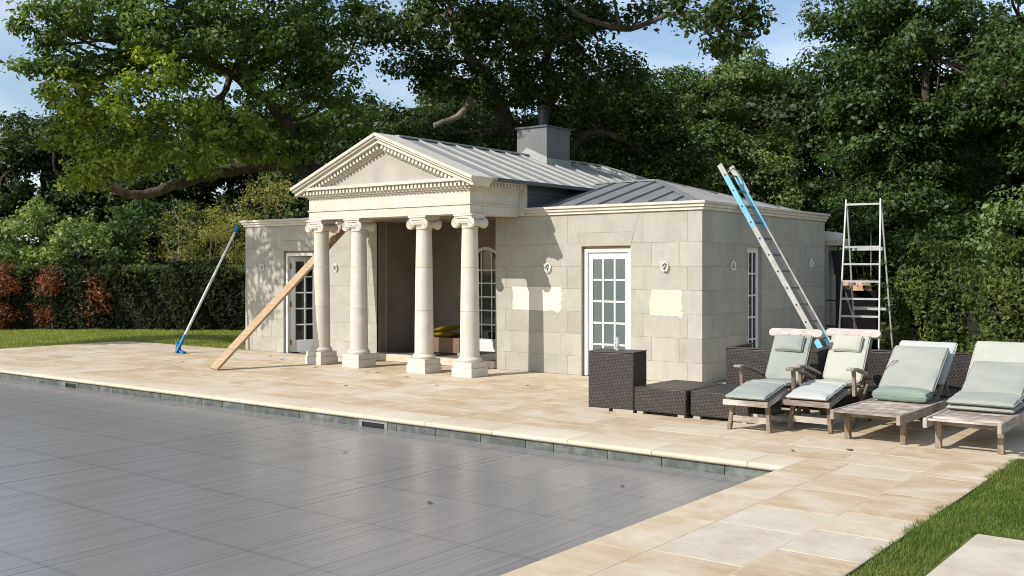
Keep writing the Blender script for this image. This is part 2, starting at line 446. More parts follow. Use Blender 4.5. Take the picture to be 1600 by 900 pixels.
# ------------------------------------------------------------------ mesh helpers
class MB:
    def __init__(s):
        s.v = []
        s.f = []
        s.sm = []
    def add(s, vs, fs, smooth=False):
        o = len(s.v)
        s.v += [tuple(p) for p in vs]
        s.f += [tuple(i + o for i in f) for f in fs]
        s.sm += [smooth] * len(fs)
        return s
    def box(s, x0, x1, y0, y1, z0, z1):
        vs = [(x0, y0, z0), (x1, y0, z0), (x1, y1, z0), (x0, y1, z0), (x0, y0, z1), (x1, y0, z1), (x1, y1, z1), (x0, y1, z1)]
        return s.add(vs, [(0, 3, 2, 1), (4, 5, 6, 7), (0, 1, 5, 4), (1, 2, 6, 5), (2, 3, 7, 6), (3, 0, 4, 7)])
    def bar(s, p0, p1, w, h, up=(0, 0, 1)):
        p0, p1 = Vector(p0), Vector(p1)
        d = (p1 - p0).normalized()
        up = Vector(up)
        if abs(d.dot(up)) > 0.99:
            up = Vector((0, 1, 0))
        a = d.cross(up).normalized()
        b = a.cross(d).normalized()
        vs = []
        for p in (p0, p1):
            for q, t in ((-1, -1), (1, -1), (1, 1), (-1, 1)):
                vs.append(p + a * (q * w / 2) + b * (t * h / 2))
        return s.add(vs, [(0, 1, 2, 3), (7, 6, 5, 4), (0, 4, 5, 1), (1, 5, 6, 2), (2, 6, 7, 3), (3, 7, 4, 0)])
    def prism(s, poly, fn, d0, d1, inset=0.0):
        # poly: convex ccw 2D points; fn(a, b, d) -> 3D
        n = len(poly)
        vs = [fn(a, b, d0) for a, b in poly]
        if inset > 0:
            e = min(inset, d1 - d0)
            vs += [fn(a, b, d1 - e * 0.8) for a, b in poly]
            vs += [fn(a, b, d1) for a, b in inset_poly(poly, inset)]
            fs = [tuple(range(2 * n, 3 * n))]
            for k in (0, 1):
                for i in range(n):
                    j = (i + 1) % n
                    fs.append((k * n + i, k * n + j, (k + 1) * n + j, (k + 1) * n + i))
        else:
            vs += [fn(a, b, d1) for a, b in poly]
            fs = [tuple(range(n, 2 * n)), tuple(reversed(range(n)))]
            for i in range(n):
                j = (i + 1) % n
                fs.append((i, j, n + j, n + i))
        return s.add(vs, fs)
    def tube(s, pts, rad, n=8, cap=True):
        pts = [Vector(p) for p in pts]
        if not hasattr(rad, '__len__'):
            rad = [rad] * len(pts)
        vs, fs = [], []
        prev = None
        for i, p in enumerate(pts):
            d = (pts[min(i + 1, len(pts) - 1)] - pts[max(i - 1, 0)]).normalized()
            if prev is None:
                a = d.orthogonal().normalized()
            else:
                a = (prev - d * prev.dot(d)).normalized()
            prev = a
            b = d.cross(a)
            for k in range(n):
                t = 2 * math.pi * k / n
                vs.append(p + (a * math.cos(t) + b * math.sin(t)) * rad[i])
        for i in range(len(pts) - 1):
            for k in range(n):
                k2 = (k + 1) % n
                fs.append((i * n + k, i * n + k2, (i + 1) * n + k2, (i + 1) * n + k))
        s.add(vs, fs, True)
        if cap:
            o = len(s.v) - len(vs)
            s.f.append(tuple(o + k for k in reversed(range(n))))
            s.f.append(tuple(o + (len(pts) - 1) * n + k for k in range(n)))
            s.sm += [False, False]
        return s
    def lathe(s, prof, c=(0, 0, 0), n=24, M=None, cap=True):
        vs, fs = [], []
        c = Vector(c)
        for r, z in prof:
            for k in range(n):
                t = 2 * math.pi * k / n
                p = Vector((r * math.cos(t), r * math.sin(t), z))
                if M:
                    p = M @ p
                vs.append(c + p)
        for i in range(len(prof) - 1):
            for k in range(n):
                k2 = (k + 1) % n
                fs.append((i * n + k, i * n + k2, (i + 1) * n + k2, (i + 1) * n + k))
        s.add(vs, fs, True)
        if cap:
            o = len(s.v) - len(vs)
            s.f.append(tuple(o + k for k in reversed(range(n))))
            s.f.append(tuple(o + (len(prof) - 1) * n + k for k in range(n)))
            s.sm += [False, False]
        return s
    def mesh(s, name, uv=False):
        me = bpy.data.meshes.new(name)
        me.from_pydata(s.v, [], s.f)
        me.polygons.foreach_set('use_smooth', s.sm)
        if any(s.sm):
            me.set_sharp_from_angle(angle=R(38))
        if uv:
            L = me.uv_layers.new(name='UVMap')
            for p in me.polygons:
                n = p.normal
                ax = max(range(3), key=lambda i: abs(n[i]))
                for li in p.loop_indices:
                    co = me.vertices[me.loops[li].vertex_index].co
                    L.data[li].uv = (co.y, co.z) if ax == 0 else ((co.x, co.z) if ax == 1 else (co.x, co.y))
        me.update()
        return me
    def build(s, name, mat, parent=None, bevel=0, seg=2, uv=False, loc=None, rot=None):
        return obj(name, s.mesh(name, uv), mat, parent, bevel, seg, loc, rot)

def obj(name, me, mat, parent=None, bevel=0, seg=2, loc=None, rot=None):
    o = bpy.data.objects.new(name, me)
    COL.objects.link(o)
    if mat is not None and not me.materials:
        me.materials.append(MT[mat] if isinstance(mat, str) else mat)
    if parent:
        o.parent = parent
    if loc is not None:
        o.location = loc
    if rot is not None:
        o.rotation_euler = rot
    if bevel:
        b = o.modifiers.new('bevel', 'BEVEL')
        b.width = bevel
        b.segments = seg
        b.limit_method = 'ANGLE'
        b.angle_limit = R(40)
        if seg > 1:
            for p in me.polygons:
                p.use_smooth = True
            b.harden_normals = False
            me.set_sharp_from_angle(angle=R(60))
    return o

def tag(o, label=None, cat=None, group=None, kind=None):
    if label: o['label'] = label
    if cat: o['category'] = cat
    if group: o['group'] = group
    if kind: o['kind'] = kind
    return o

def thing(name, label, cat, loc=(0, 0, 0), rz=0.0, group=None):
    o = bpy.data.objects.new(name, None)
    o.empty_display_size = 0.2
    COL.objects.link(o)
    o.location = loc
    o.rotation_euler = (0, 0, rz)
    return tag(o, label, cat, group)

def copy_tree(o, parent=None):
    c = o.copy()
    COL.objects.link(c)
    if parent:
        c.parent = parent
    for ch in list(o.children):
        copy_tree(ch, c)
    return c

def clip(poly, a, b, c):
    out = []
    n = len(poly)
    for i in range(n):
        p, q = poly[i], poly[(i + 1) % n]
        dp, dq = a * p[0] + b * p[1] - c, a * q[0] + b * q[1] - c
        if dp <= 0:
            out.append(p)
        if dp * dq < 0:
            t = dp / (dp - dq)
            out.append((p[0] + t * (q[0] - p[0]), p[1] + t * (q[1] - p[1])))
    return out

def area(p):
    return 0.5 * sum(p[i][0] * p[(i + 1) % len(p)][1] - p[(i + 1) % len(p)][0] * p[i][1] for i in range(len(p)))

def edges_of(poly):
    es = []
    for i in range(len(poly)):
        p, q = poly[i], poly[(i + 1) % len(poly)]
        nx, ny = q[1] - p[1], p[0] - q[0]
        l = math.hypot(nx, ny) or 1
        es.append((nx / l, ny / l, (nx * p[0] + ny * p[1]) / l))
    return es

def inset_poly(poly, d):
    out = poly
    for a, b, c in edges_of(poly):
        out2 = clip(out, a, b, c - d)
        out = out2 if len(out2) >= 3 else out
    if len(out) != len(poly):
        cx = sum(p[0] for p in poly) / len(poly)
        cy = sum(p[1] for p in poly) / len(poly)
        out = [(p[0] + (cx - p[0]) * 0.03, p[1] + (cy - p[1]) * 0.03) for p in poly]
    else:
        # keep vertex order aligned with the source polygon
        best = min(range(len(out)), key=lambda k: (out[k][0] - poly[0][0]) ** 2 + (out[k][1] - poly[0][1]) ** 2)
        out = out[best:] + out[:best]
    return out

def subtract(poly, hole):
    pieces, rem = [], poly
    for a, b, c in sorted(edges_of(hole), key=lambda e: abs(e[1])):
        o = clip(rem, -a, -b, -c)
        if len(o) >= 3 and area(o) > 1e-4:
            pieces.append(o)
        rem = clip(rem, a, b, c)
        if len(rem) < 3 or area(rem) < 1e-6:
            break
    return pieces

def rect(a0, a1, b0, b1):
    return [(a0, b0), (a1, b0), (a1, b1), (a0, b1)]

# ================================================================== SETTING: ground, terrace, pool
Z_PAVE = 0.0
PX1, PY1 = 3.345, -5.01        # pool corner (inner edge of the coping)
PX0, PY0 = -12.0, -11.4

g = MB()
BIG = 400
GZ = -0.018
for (x0, x1, y0, y1) in ((-BIG, PX0, -BIG, BIG), (PX1, BIG, -BIG, BIG), (PX0, PX1, PY1, BIG), (PX0, PX1, -BIG, PY0)):
    g.add([(x0, y0, GZ), (x1, y0, GZ), (x1, y1, GZ), (x0, y1, GZ)], [(0, 1, 2, 3)])
tag(g.build('ground', 'turf'), kind='structure')

# terrace: bed of mortar plus separate slabs
terrace = bpy.data.objects.new('terrace', None)
COL.objects.link(terrace)
tag(terrace, kind='structure')
TX0, TX1, TXR, TYB = -14.48, 4.80, 8.2, -0.06
bed = MB()
zb = -0.0017
def flat(mb, x0, x1, y0, y1, z):
    mb.add([(x0, y0, z), (x1, y0, z), (x1, y1, z), (x0, y1, z)], [(0, 1, 2, 3)])
flat(bed, TX0, TX1, PY1 + 0.02, 0.0, zb)
flat(bed, PX1 + 0.02, TX1, PY0, PY1 + 0.02, zb)
flat(bed, TX1, TXR, -3.45, 0.0, zb)
flat(bed, 0.02, TXR, 0.0, 4.6, zb)
flat(bed, TX0, PX0 - 0.02, PY0, PY1 + 0.02, zb)
bed.build('mortar_bed', 'joint', terrace)

slab_n = 0
def slab(x0, x1, y0, y1, mat='paving', name='paving_slab', dz=None):
    global slab_n
    slab_n += 1
    j = 0.004
    x0, x1, y0, y1 = x0 + j, x1 - j, y0 + j, y1 - j
    dz = random.uniform(-0.0008, 0.0008) if dz is None else dz
    cx, cy = (x0 + x1) / 2, (y0 + y1) / 2
    mb = MB().prism(rect(x0 - cx, x1 - cx, y0 - cy, y1 - cy), lambda a, b, d: (a, b, d), -0.035, 0.0, 0.003)
    o = mb.build(name, mat, terrace, loc=(cx, cy, dz))
    return o

def run(x0, x1, y0, y1, lo, hi, start=None):
    x = x0
    first = True
    while x < x1 - 1e-6:
        w = random.uniform(lo, hi)
        if first and start:
            w = start
        first = False
        if x1 - (x + w) < lo * 0.6:
            w = x1 - x
        slab(x, x + w, y0, y1)
        x += w

# main terrace courses parallel to the pool
rows = [-4.56, -3.98, -3.40, -2.95, -2.30, -1.72, -1.20, -0.62, 0.0]
rnd = random.Random(3)
for i in range(len(rows) - 1):
    x_end = TXR if rows[i] > -3.45 else TX1
    run(TX0, x_end, rows[i], rows[i + 1], 0.62, 1.12, start=rnd.uniform(0.4, 0.9))
# coping row outer remainder on the right of the pool corner
slab(3.72, 4.30, -5.03, -4.56)
slab(4.30, 4.80, -4.73, -4.56)
ys = [-11.4, -10.6, -9.95, -9.2, -8.75, -7.92, -7.06, -6.45, -5.75, -5.03]
for a, b in zip(ys[:-1], ys[1:]):
    slab(3.72, 4.30, a, b, 'paving_pale' if a == -7.92 else 'paving')
ys = [-11.4, -10.7, -10.0, -9.4, -8.7, -8.1, -7.45, -6.87, -6.30, -5.53, -4.73]
for a, b in zip(ys[:-1], ys[1:]):
    slab(4.30, 4.80, a, b, 'paving_pale' if a in (-7.45,) else 'paving')
# paving beside and behind the right wing
yy = 0.0
for h in (0.6, 0.55, 0.7, 0.6, 0.75, 0.7, 0.7):
    run(0.03, TXR, yy, yy + h, 0.8, 1.4)
    yy += h
# strip left of the pool
for a, b in zip((-11.4, -10.4, -9.4, -8.4, -7.3, -6.2), (-10.4, -9.4, -8.4, -7.3, -6.2, -5.01)):
    slab(TX0, -13.2, a, b)
    slab(-13.2, PX0 - 0.36, a, b)

# bullnosed coping
def coping(x0, x1, y0, y1, edge):
    """edge: 'S' (bullnose towards -Y), 'W' (towards -X), 'E'."""
    j = 0.003
    prof = []
    w = (y1 - y0) if edge == 'S' else (x1 - x0)
    ov = 0.03
    for k in range(7):
        t = math.pi / 2 + math.pi * k / 6
        prof.append((-ov + 0.027 + 0.027 * math.cos(t), -0.027 + 0.027 * math.sin(t)))
    prof += [(w - j, -0.05), (w - j, 0.0)]
    a0, a1 = ((x0, x1) if edge == 'S' else (y0, y1))
    a0, a1 = a0 + j, a1 - j
    n = len(prof)
    vs = []
    for a in (a0, a1):
        for d, z in prof:
            vs.append((a, y0 + d, z) if edge == 'S' else ((x0 + d, a, z) if edge == 'W' else (x1 - d, a, z)))
    fs = [tuple(range(n)), tuple(reversed(range(n, 2 * n)))]
    for i in range(n):
        k = (i + 1) % n
        fs.append((i, n + i, n + k, k))
    mb = MB()
    mb.add(vs, fs, True)
    me = mb.mesh('coping_stone')
    bm = bmesh.new(); bm.from_mesh(me); bmesh.ops.recalc_face_normals(bm, faces=bm.faces); bm.to_mesh(me); bm.free()
    o = obj('coping_stone', me, 'coping' if edge == 'S' else 'paving', terrace)
    return o
xs = [TX0] + [0.209 + 0.93 * k for k in range(-15, 4)] + [PX1]
xs = [x for x in xs if x >= TX0]
for a, b in zip(xs[:-1], xs[1:]):
    if b - a > 0.05:
        coping(a, b, PY1, -4.56, 'S')
yl = [PY0, -10.7, -9.8, -8.9, -8.0, -7.1, -6.25, -5.45, -4.56]
for a, b in zip(yl[:-1], yl[1:]):
    coping(PX1, 3.72, a, b, 'W')
for a, b in zip(yl[:-2], yl[1:-1]):
    coping(PX0 - 0.36, PX0, a, b, 'E')

# pool shell with separate water line tiles, skimmer slots
pool = bpy.data.objects.new('pool', None)
COL.objects.link(pool)
tag(pool, kind='structure')
sh = MB()
sh.box(PX0 - 0.3, PX1 + 0.3, PY1 + 0.02, PY1 + 0.3, -1.6, -0.052)
sh.box(PX1 + 0.02, PX1 + 0.3, PY0 - 0.3, PY1 + 0.02, -1.6, -0.052)
sh.box(PX0 - 0.3, PX0 - 0.02, PY0 - 0.3, PY1 + 0.02, -1.6, -0.052)
sh.box(PX0 - 0.02, PX1 + 0.02, PY0 - 0.3, PY0, -1.6, -0.052)
sh.box(PX0 - 0.02, PX1 + 0.02, PY0, PY1 + 0.02, -1.8, -1.6)
sh.build('pool_wall', 'grout', pool)
x = PX1 + 0.01
rt = random.Random(11)
slots = ((-8.08, -7.79), (-1.70, -1.345))
while x > PX0:
    w = rt.choice((0.58, 0.34, 0.22, 0.58, 0.45, 0.58, 0.62))
    segs = [(x - w + 0.004, x - 0.004)]
    for s0, s1 in slots:
        nseg = []
        for a, b in segs:
            if b <= s0 - 0.05 or a >= s1 + 0.05:
                nseg.append((a, b))
            else:
                if a < s0 - 0.05: nseg.append((a, s0 - 0.05))
                if b > s1 + 0.05: nseg.append((s1 + 0.05, b))
        segs = nseg
    for a, b in segs:
        if b - a > 0.03:
            MB().box(a, b, PY1 + 0.004 + rt.uniform(0, 0.003), PY1 + 0.022, -0.34, -0.055).build('pool_tile', 'tile_grey', pool)
    x -= w
yq = PY1
while yq > PY0:
    MB().box(PX1 + 0.004, PX1 + 0.022, yq - 0.58, yq - 0.008, -0.34, -0.055).build('pool_tile', 'tile_grey', pool)
    yq -= 0.58
for s0, s1 in slots:
    f = MB()
    f.box(s0 - 0.045, s1 + 0.045, PY1 - 0.002, PY1 + 0.021, -0.082, -0.056)
    f.box(s0 - 0.045, s1 + 0.045, PY1 - 0.002, PY1 + 0.021, -0.30, -0.15)
    f.box(s0 - 0.045, s0, PY1 - 0.002, PY1 + 0.021, -0.15, -0.082)
    f.box(s1, s1 + 0.045, PY1 - 0.002, PY1 + 0.021, -0.15, -0.082)
    so = f.build('skimmer_frame', 'tile_grey' if s0 < -5 else 'slot_grey', pool)
    MB().box(s0, s1, PY1 + 0.012, PY1 + 0.0195, -0.15, -0.082).build('skimmer_slot', 'black', so)

cover = thing('pool_cover', 'grey slatted pool cover lying across the whole pool', 'pool cover', (0, 0, -0.165))
rs = random.Random(5)
SW = 0.062
slat_meshes = []
for k in range(5):
    mb = MB()
    pr = [(-SW / 2 - 0.0003, -0.006), (-SW / 2 - 0.0001, -0.0006), (-SW / 4, -0.0004), (0, 0.0), (SW / 4, -0.0004), (SW / 2 + 0.0001, -0.0006), (SW / 2 + 0.0003, -0.006)]
    nseg = 6
    L0, L1 = PY0 + 0.02, PY1 - 0.012
    vs = []
    zo = [rs.uniform(-0.0005, 0.0005) for _ in range(nseg + 1)]
    ti = [rs.uniform(-0.009, 0.009) for _ in range(nseg + 1)]
    for i in range(nseg + 1):
        y = L0 + (L1 - L0) * i / nseg
        for a, z in pr:
            vs.append((a, y, z + zo[i] + a * ti[i]))
    n = len(pr)
    fs = [(i * n + q, i * n + q + 1, (i + 1) * n + q + 1, (i + 1) * n + q) for i in range(nseg) for q in range(n - 1)]
    mb.add(vs, fs, True)
    me = mb.mesh('slat')
    me.materials.append(MT['cover'])
    slat_meshes.append(me)
nsl = int((PX1 - 0.01 - PX0) / SW)
gap_extra = 0.0
for i in range(nsl):
    xx = PX1 - 0.012 - SW / 2 - i * SW
    if xx - SW / 2 < PX0:
        break
    o = obj('slat', slat_meshes[rs.randrange(5)], None, cover)
    drop = -0.0010 if rs.random() < 0.05 else 0.0
    o.location = (xx, 0, 0.03 + drop + rs.uniform(-0.0002, 0.0002))
    o.rotation_euler = (0, rs.gauss(0, 0.006), rs.gauss(0, 0.00008))
MB().box(PX0, PX1, PY0 + 0.01, PY1 - 0.005, -0.05, -0.006).build('float_bed', 'slot_grey', cover)

# stepping slab on the right lawn
stp = MB().prism(rect(5.15, 6.35, -7.75, -6.385), lambda a, b, d: (a, b, d), -0.06, 0.006, 0.008)
tag(stp.build('stepping_stone', 'paving_pale'), 'large pale stepping stone set in the lawn at the bottom right', 'stepping stone')

# ================================================================== POOL HOUSE
house = thing('pool_house', 'small classical stone pool house with a columned portico, pediment and grey metal roof', 'building')
XL, XNL, XNR = -10.25, -6.498, -3.758
HT, HC = 2.62, 2.49
XC = XL / 2
COURSES = [0, 0.295, 0.642, 0.985, 1.335, 1.68, 2.03, HC]
J = 0.0020

def wall_blocks(part, fn, a0, a1, odd, even, holes, t=0.03):
    for k in range(len(COURSES) - 1):
        z0, z1 = COURSES[k], COURSES[k + 1]
        js = odd if (k % 2 == 0) else even
        cuts = [a0] + [q for q in sorted(js) if a0 + 0.03 < q < a1 - 0.03] + [a1]
        for p, q in zip(cuts[:-1], cuts[1:]):
            polys = [rect(p + J, q - J, z0 + J, z1 - J)]
            for h in holes:
                nxt = []
                for pl in polys:
                    es = edges_of(h)
                    sep = any(all(a * x + b * y - c >= -1e-6 for x, y in pl) for a, b, c in es)
                    nxt += [pl] if sep else subtract(pl, h)
                polys = nxt
            for pl in polys:
                if area(pl) < 0.0008:
                    continue
                cx = sum(w[0] for w in pl) / len(pl); cz = sum(w[1] for w in pl) / len(pl)
                o3 = Vector(fn(cx, cz, 0))
                mb = MB().prism(pl, lambda a, b, d: Vector(fn(a, b, d)) - o3, 0.0, t, 0.004)
                o = mb.build('stone_block', 'ashlar', part, loc=o3)

def grow(poly, d):
    return inset_poly(poly, -d) if False else [(p[0] + (d if p[0] > 0 else -d), p[1]) for p in poly]

# wall cores (mortar colour) with openings
def core_front(part_name, x0, x1, d0, d1, ztop):
    mb = MB()
    mb.box(x0, d0, 0.004, 0.27, 0, HC)
    mb.box(d1, x1, 0.004, 0.27, 0, HC)
    mb.box(d0, d1, 0.004, 0.27, ztop, HC)
    return mb.build(part_name, 'mortar', house)
DR0, DR1, DZ = -2.06, -1.185, 1.99
DL0, DL1 = XL - DR1, XL - DR0
front_r = core_front('wall', XNR + 0.002, -0.031, DR0, DR1, DZ)
front_l = core_front('wall', XL + 0.03, XNL - 0.002, DL0, DL1, DZ)
fn_front = lambda a, z, d: (a, 0.03 - d, z)
odd_r = [-3.545, -2.318, -0.965, -0.231]
even_r = [-3.413, -2.445, -0.825, -0.366]
lint = [(-2.063, 1.995), (-1.182, 1.995), (-1.120, 2.195), (-2.143, 2.195)]
def hole_set(mirror):
    hs = [rect(DR0 - 0.004, DR1 + 0.004, -0.1, 2.0), [(-2.063 - J, 1.99), (-1.182 + J, 1.99), (-1.120 + J, 2.195 + J), (-2.143 - J, 2.195 + J)]]
    if mirror:
        hs = [[(XL - a, b) for a, b in reversed(h)] for h in hs]
    return hs
wall_blocks(front_r, fn_front, XNR, 0.0, odd_r, even_r, hole_set(False))
wall_blocks(front_l, fn_front, XL, XNL, [XL - a for a in odd_r], [XL - a for a in even_r], hole_set(True))
MB().prism(lint, lambda a, b, d: (a, 0.03 - d, b), 0, 0.0318, 0.004).build('lintel', 'ashlar', front_r)
MB().prism([(XL - a, b) for a, b in reversed(lint)], lambda a, b, d: (a, 0.03 - d, b), 0, 0.0318, 0.004).build('lintel', 'ashlar', front_l)

# right side wall (faces +X) and its narrow window opening
D = 4.71
WS0, WS1 = 1.50, 2.02
mb = MB()
mb.box(-0.27, -0.004, 0.031, WS0, 0, HC - 0.0005)
mb.box(-0.27, -0.004, WS1, D - 0.27, 0, HC - 0.0005)
mb.box(-0.27, -0.004, WS0, WS1, 1.985, HC - 0.0005)
side_r = mb.build('wall', 'mortar', house)
fn_side = lambda a, z, d: (-0.03 + d, a, z)
wall_blocks(side_r, fn_side, 0.03, D, [0.31, 1.226, 2.35, 3.436, 4.35], [0.75, 1.5, 2.9, 3.9], [rect(WS0 - 0.004, WS1 + 0.004, -0.1, 1.99)])
# left side wall and backs
mb = MB().box(XL + 0.004, XL + 0.27, 0.27, D - 0.27, 0, HC)
side_l = mb.build('wall', 'mortar', house)
wall_blocks(side_l, lambda a, z, d: (XL + 0.03 - d, D - a, z), 0.0, D - 0.03, [0.9, 1.9, 2.9, 3.9], [0.45, 1.4, 2.4, 3.4, 4.3], [])
mb = MB().box(XL, XC - 1.9, D - 0.27, D, 0, HC)
mb.box(XC + 1.9, -0.031, D - 0.27, D, 0, HC)
mb.build('rear_wall', 'ashlar', house)
# inner partitions close the rooms so that they stay dark
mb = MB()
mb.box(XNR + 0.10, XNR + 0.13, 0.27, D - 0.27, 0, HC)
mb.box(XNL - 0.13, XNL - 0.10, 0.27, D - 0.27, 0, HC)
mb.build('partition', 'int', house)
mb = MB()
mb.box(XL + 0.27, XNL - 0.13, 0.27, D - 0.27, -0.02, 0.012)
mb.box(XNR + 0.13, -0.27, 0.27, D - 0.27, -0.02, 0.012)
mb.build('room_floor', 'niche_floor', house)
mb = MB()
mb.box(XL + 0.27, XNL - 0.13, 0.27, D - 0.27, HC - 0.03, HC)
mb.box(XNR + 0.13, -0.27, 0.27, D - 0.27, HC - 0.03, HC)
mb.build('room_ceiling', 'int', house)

# stepped parapet cornice on both wings
for (ov, z0, z1) in ((0.03, HC, HC + 0.045), (0.055, HC + 0.045, HC + 0.09), (0.08, HC + 0.09, HT)):
    MB().box(-3.12, ov, -ov, 0.27, z0, z1).build('cornice', 'stone', house, bevel=0.004, seg=1)
    MB().box(-0.27, ov, 0.27, D + ov, z0, z1).build('cornice', 'stone', house, bevel=0.004, seg=1)
    MB().box(XL - ov, XL + 3.12, -ov, 0.27, z0, z1).build('cornice', 'stone', house, bevel=0.004, seg=1)
    MB().box(XL - ov, XL + 0.27, 0.27, D + ov, z0, z1).build('cornice', 'stone', house, bevel=0.004, seg=1)
mb = MB()
mb.box(XNR, -0.27, 0.27, D, HC, HC + 0.06)
mb.box(XL + 0.27, XNL, 0.27, D, HC, HC + 0.06)
mb.build('flat_roof', 'clad', house)

# doors -------------------------------------------------------------
def glazed_leaf(parent, w, h, cols, rows_, kick, stile, top, glass, t=0.045, bar=0.028, name='door_leaf'):
    """leaf in local coordinates: x 0..w, y 0..t (front at y=0), z 0..h"""
    mb = MB()
    mb.box(0, stile, 0, t, 0, h)
    mb.box(w - stile, w, 0, t, 0, h)
    mb.box(stile, w - stile, 0, t, h - top, h)
    mb.box(stile, w - stile, 0, t, 0, kick)
    leaf = mb.build(name, 'white', parent, bevel=0.003, seg=1)
    gw = (w - 2 * stile - (cols - 1) * bar) / cols
    gh = (h - top - kick - (rows_ - 1) * bar) / rows_
    b = MB()
    for c in range(1, cols):
        xx = stile + c * gw + (c - 1) * bar
        b.box(xx, xx + bar, 0.004, t - 0.004, kick, h - top)
    for r in range(1, rows_):
        zz = kick + r * gh + (r - 1) * bar
        for c in range(cols):
            xx = stile + c * (gw + bar)
            b.box(xx, xx + gw, 0.006, t - 0.006, zz, zz + bar)
    b.build('glazing_bars', 'white', leaf)
    for c in range(cols):
        for r in range(rows_):
            xx = stile + c * (gw + bar)
            zz = kick + r * (gh + bar)
            MB().box(xx, xx + gw, 0.016, 0.022, zz, zz + gh).build('pane', glass, leaf)
    return leaf

def door_frame(x0, x1, z1, y0, fw=0.055):
    mb = MB()
    mb.box(x0, x0 + fw, y0, y0 + 0.12, 0, z1)
    mb.box(x1 - fw, x1, y0, y0 + 0.12, 0, z1)
    mb.box(x0 + fw, x1 - fw, y0, y0 + 0.12, z1 - fw, z1)
    fr = mb.build('door_frame', 'white', house, bevel=0.004, seg=1)
    mb2 = MB().box(x0, x1, y0 + 0.01, y0 + 0.10, z1 + 0.003, z1 + 0.035)
    mb2.build('packer_strip', 'rail', fr)
    return fr
fr = door_frame(DR0 + 0.025, DR1 - 0.01, 1.950, 0.045)
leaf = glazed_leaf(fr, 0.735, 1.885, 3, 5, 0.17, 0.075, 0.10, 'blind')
leaf.location = (DR0 + 0.025 + 0.055 + 0.001, 0.075, 0.006)
fl = door_frame(DL0 + 0.01, DL1 - 0.025, 1.950, 0.045)
leaf2 = glazed_leaf(fl, 0.725, 1.885, 3, 5, 0.24, 0.085, 0.10, 'glass')
leaf2.location = (DL0 + 0.01 + 0.064, 0.13, 0.006)
leaf2.rotation_euler = (0, 0, R(58))
leaf2['label'] = 'white glazed door standing open inwards'
for zz in (0.2, 0.95, 1.7):
    MB().box(DL0 + 0.066, DL0 + 0.085, 0.10, 0.128, zz - 0.05, zz + 0.05).build('hinge', 'brass', fl)

# side window
wf = MB()
wf.box(-0.10, -0.055, WS0, WS0 + 0.045, 0.02, 1.985)
wf.box(-0.10, -0.055, WS1 - 0.085, WS1, 0.02, 1.985)
wf.box(-0.10, -0.055, WS0 + 0.045, WS1 - 0.085, 1.90, 1.985)
wf.box(-0.10, -0.055, WS0 + 0.045, WS1 - 0.085, 0.02, 0.22)
wfo = wf.build('side_window', 'white', house, bevel=0.003, seg=1)
y0, y1 = WS0 + 0.045, WS1 - 0.085
b = MB()
npc = 3
pw_ = (y1 - y0 - 2 * 0.026) / npc
for c in range(1, npc):
    yy = y0 + c * pw_ + (c - 1) * 0.026
    b.box(-0.095, -0.060, yy, yy + 0.026, 0.22, 1.90)
ph = (1.90 - 0.22 - 4 * 0.026) / 5
for r in range(1, 5):
    zz = 0.22 + r * ph + (r - 1) * 0.026
    for c in range(npc):
        yy = y0 + c * (pw_ + 0.026)
        b.box(-0.094, -0.061, yy, yy + pw_, zz, zz + 0.026)
b.build('glazing_bars', 'white', wfo)
for r in range(5):
    for c in range(npc):
        yy = y0 + c * (pw_ + 0.026)
        zz = 0.22 + r * (ph + 0.026)
        MB().box(-0.082, -0.076, yy, yy + pw_, zz, zz + ph).build('pane', 'glass', wfo)

# niche behind the portico -----------------------------------------
NY = 1.40
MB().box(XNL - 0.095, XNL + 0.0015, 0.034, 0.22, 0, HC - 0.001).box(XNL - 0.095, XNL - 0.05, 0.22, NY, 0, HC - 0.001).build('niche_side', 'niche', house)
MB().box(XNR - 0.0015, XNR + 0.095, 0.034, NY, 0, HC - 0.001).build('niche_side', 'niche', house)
AX, AR, AS = XC, 0.45, 1.60
pts = [(AX + AR * math.cos(t), AS + AR * math.sin(t)) for t in np.linspace(0, math.pi, 17)]
mb = MB()
mb.box(XNL - 0.1, AX - AR, NY, NY + 0.2, 0, HC)
mb.box(AX + AR, XNR + 0.1, NY, NY + 0.2, 0, HC)
for (p, q) in zip(pts[:-1], pts[1:]):
    mb.add([(p[0], NY, p[1]), (q[0], NY, q[1]), (q[0], NY, HC), (p[0], NY, HC), (p[0], NY + 0.2, p[1]), (q[0], NY + 0.2, q[1])], [(0, 3, 2, 1), (0, 1, 5, 4)])
mb.build('niche_back', 'niche', house)
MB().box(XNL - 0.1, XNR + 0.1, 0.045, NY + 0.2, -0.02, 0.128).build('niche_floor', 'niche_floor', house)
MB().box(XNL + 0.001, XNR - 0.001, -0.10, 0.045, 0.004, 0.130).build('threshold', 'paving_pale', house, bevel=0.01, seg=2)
MB().box(XNL - 0.1, XNR + 0.1, 0.0, NY + 0.2, HC, HC + 0.02).build('niche_ceiling', 'niche', house)
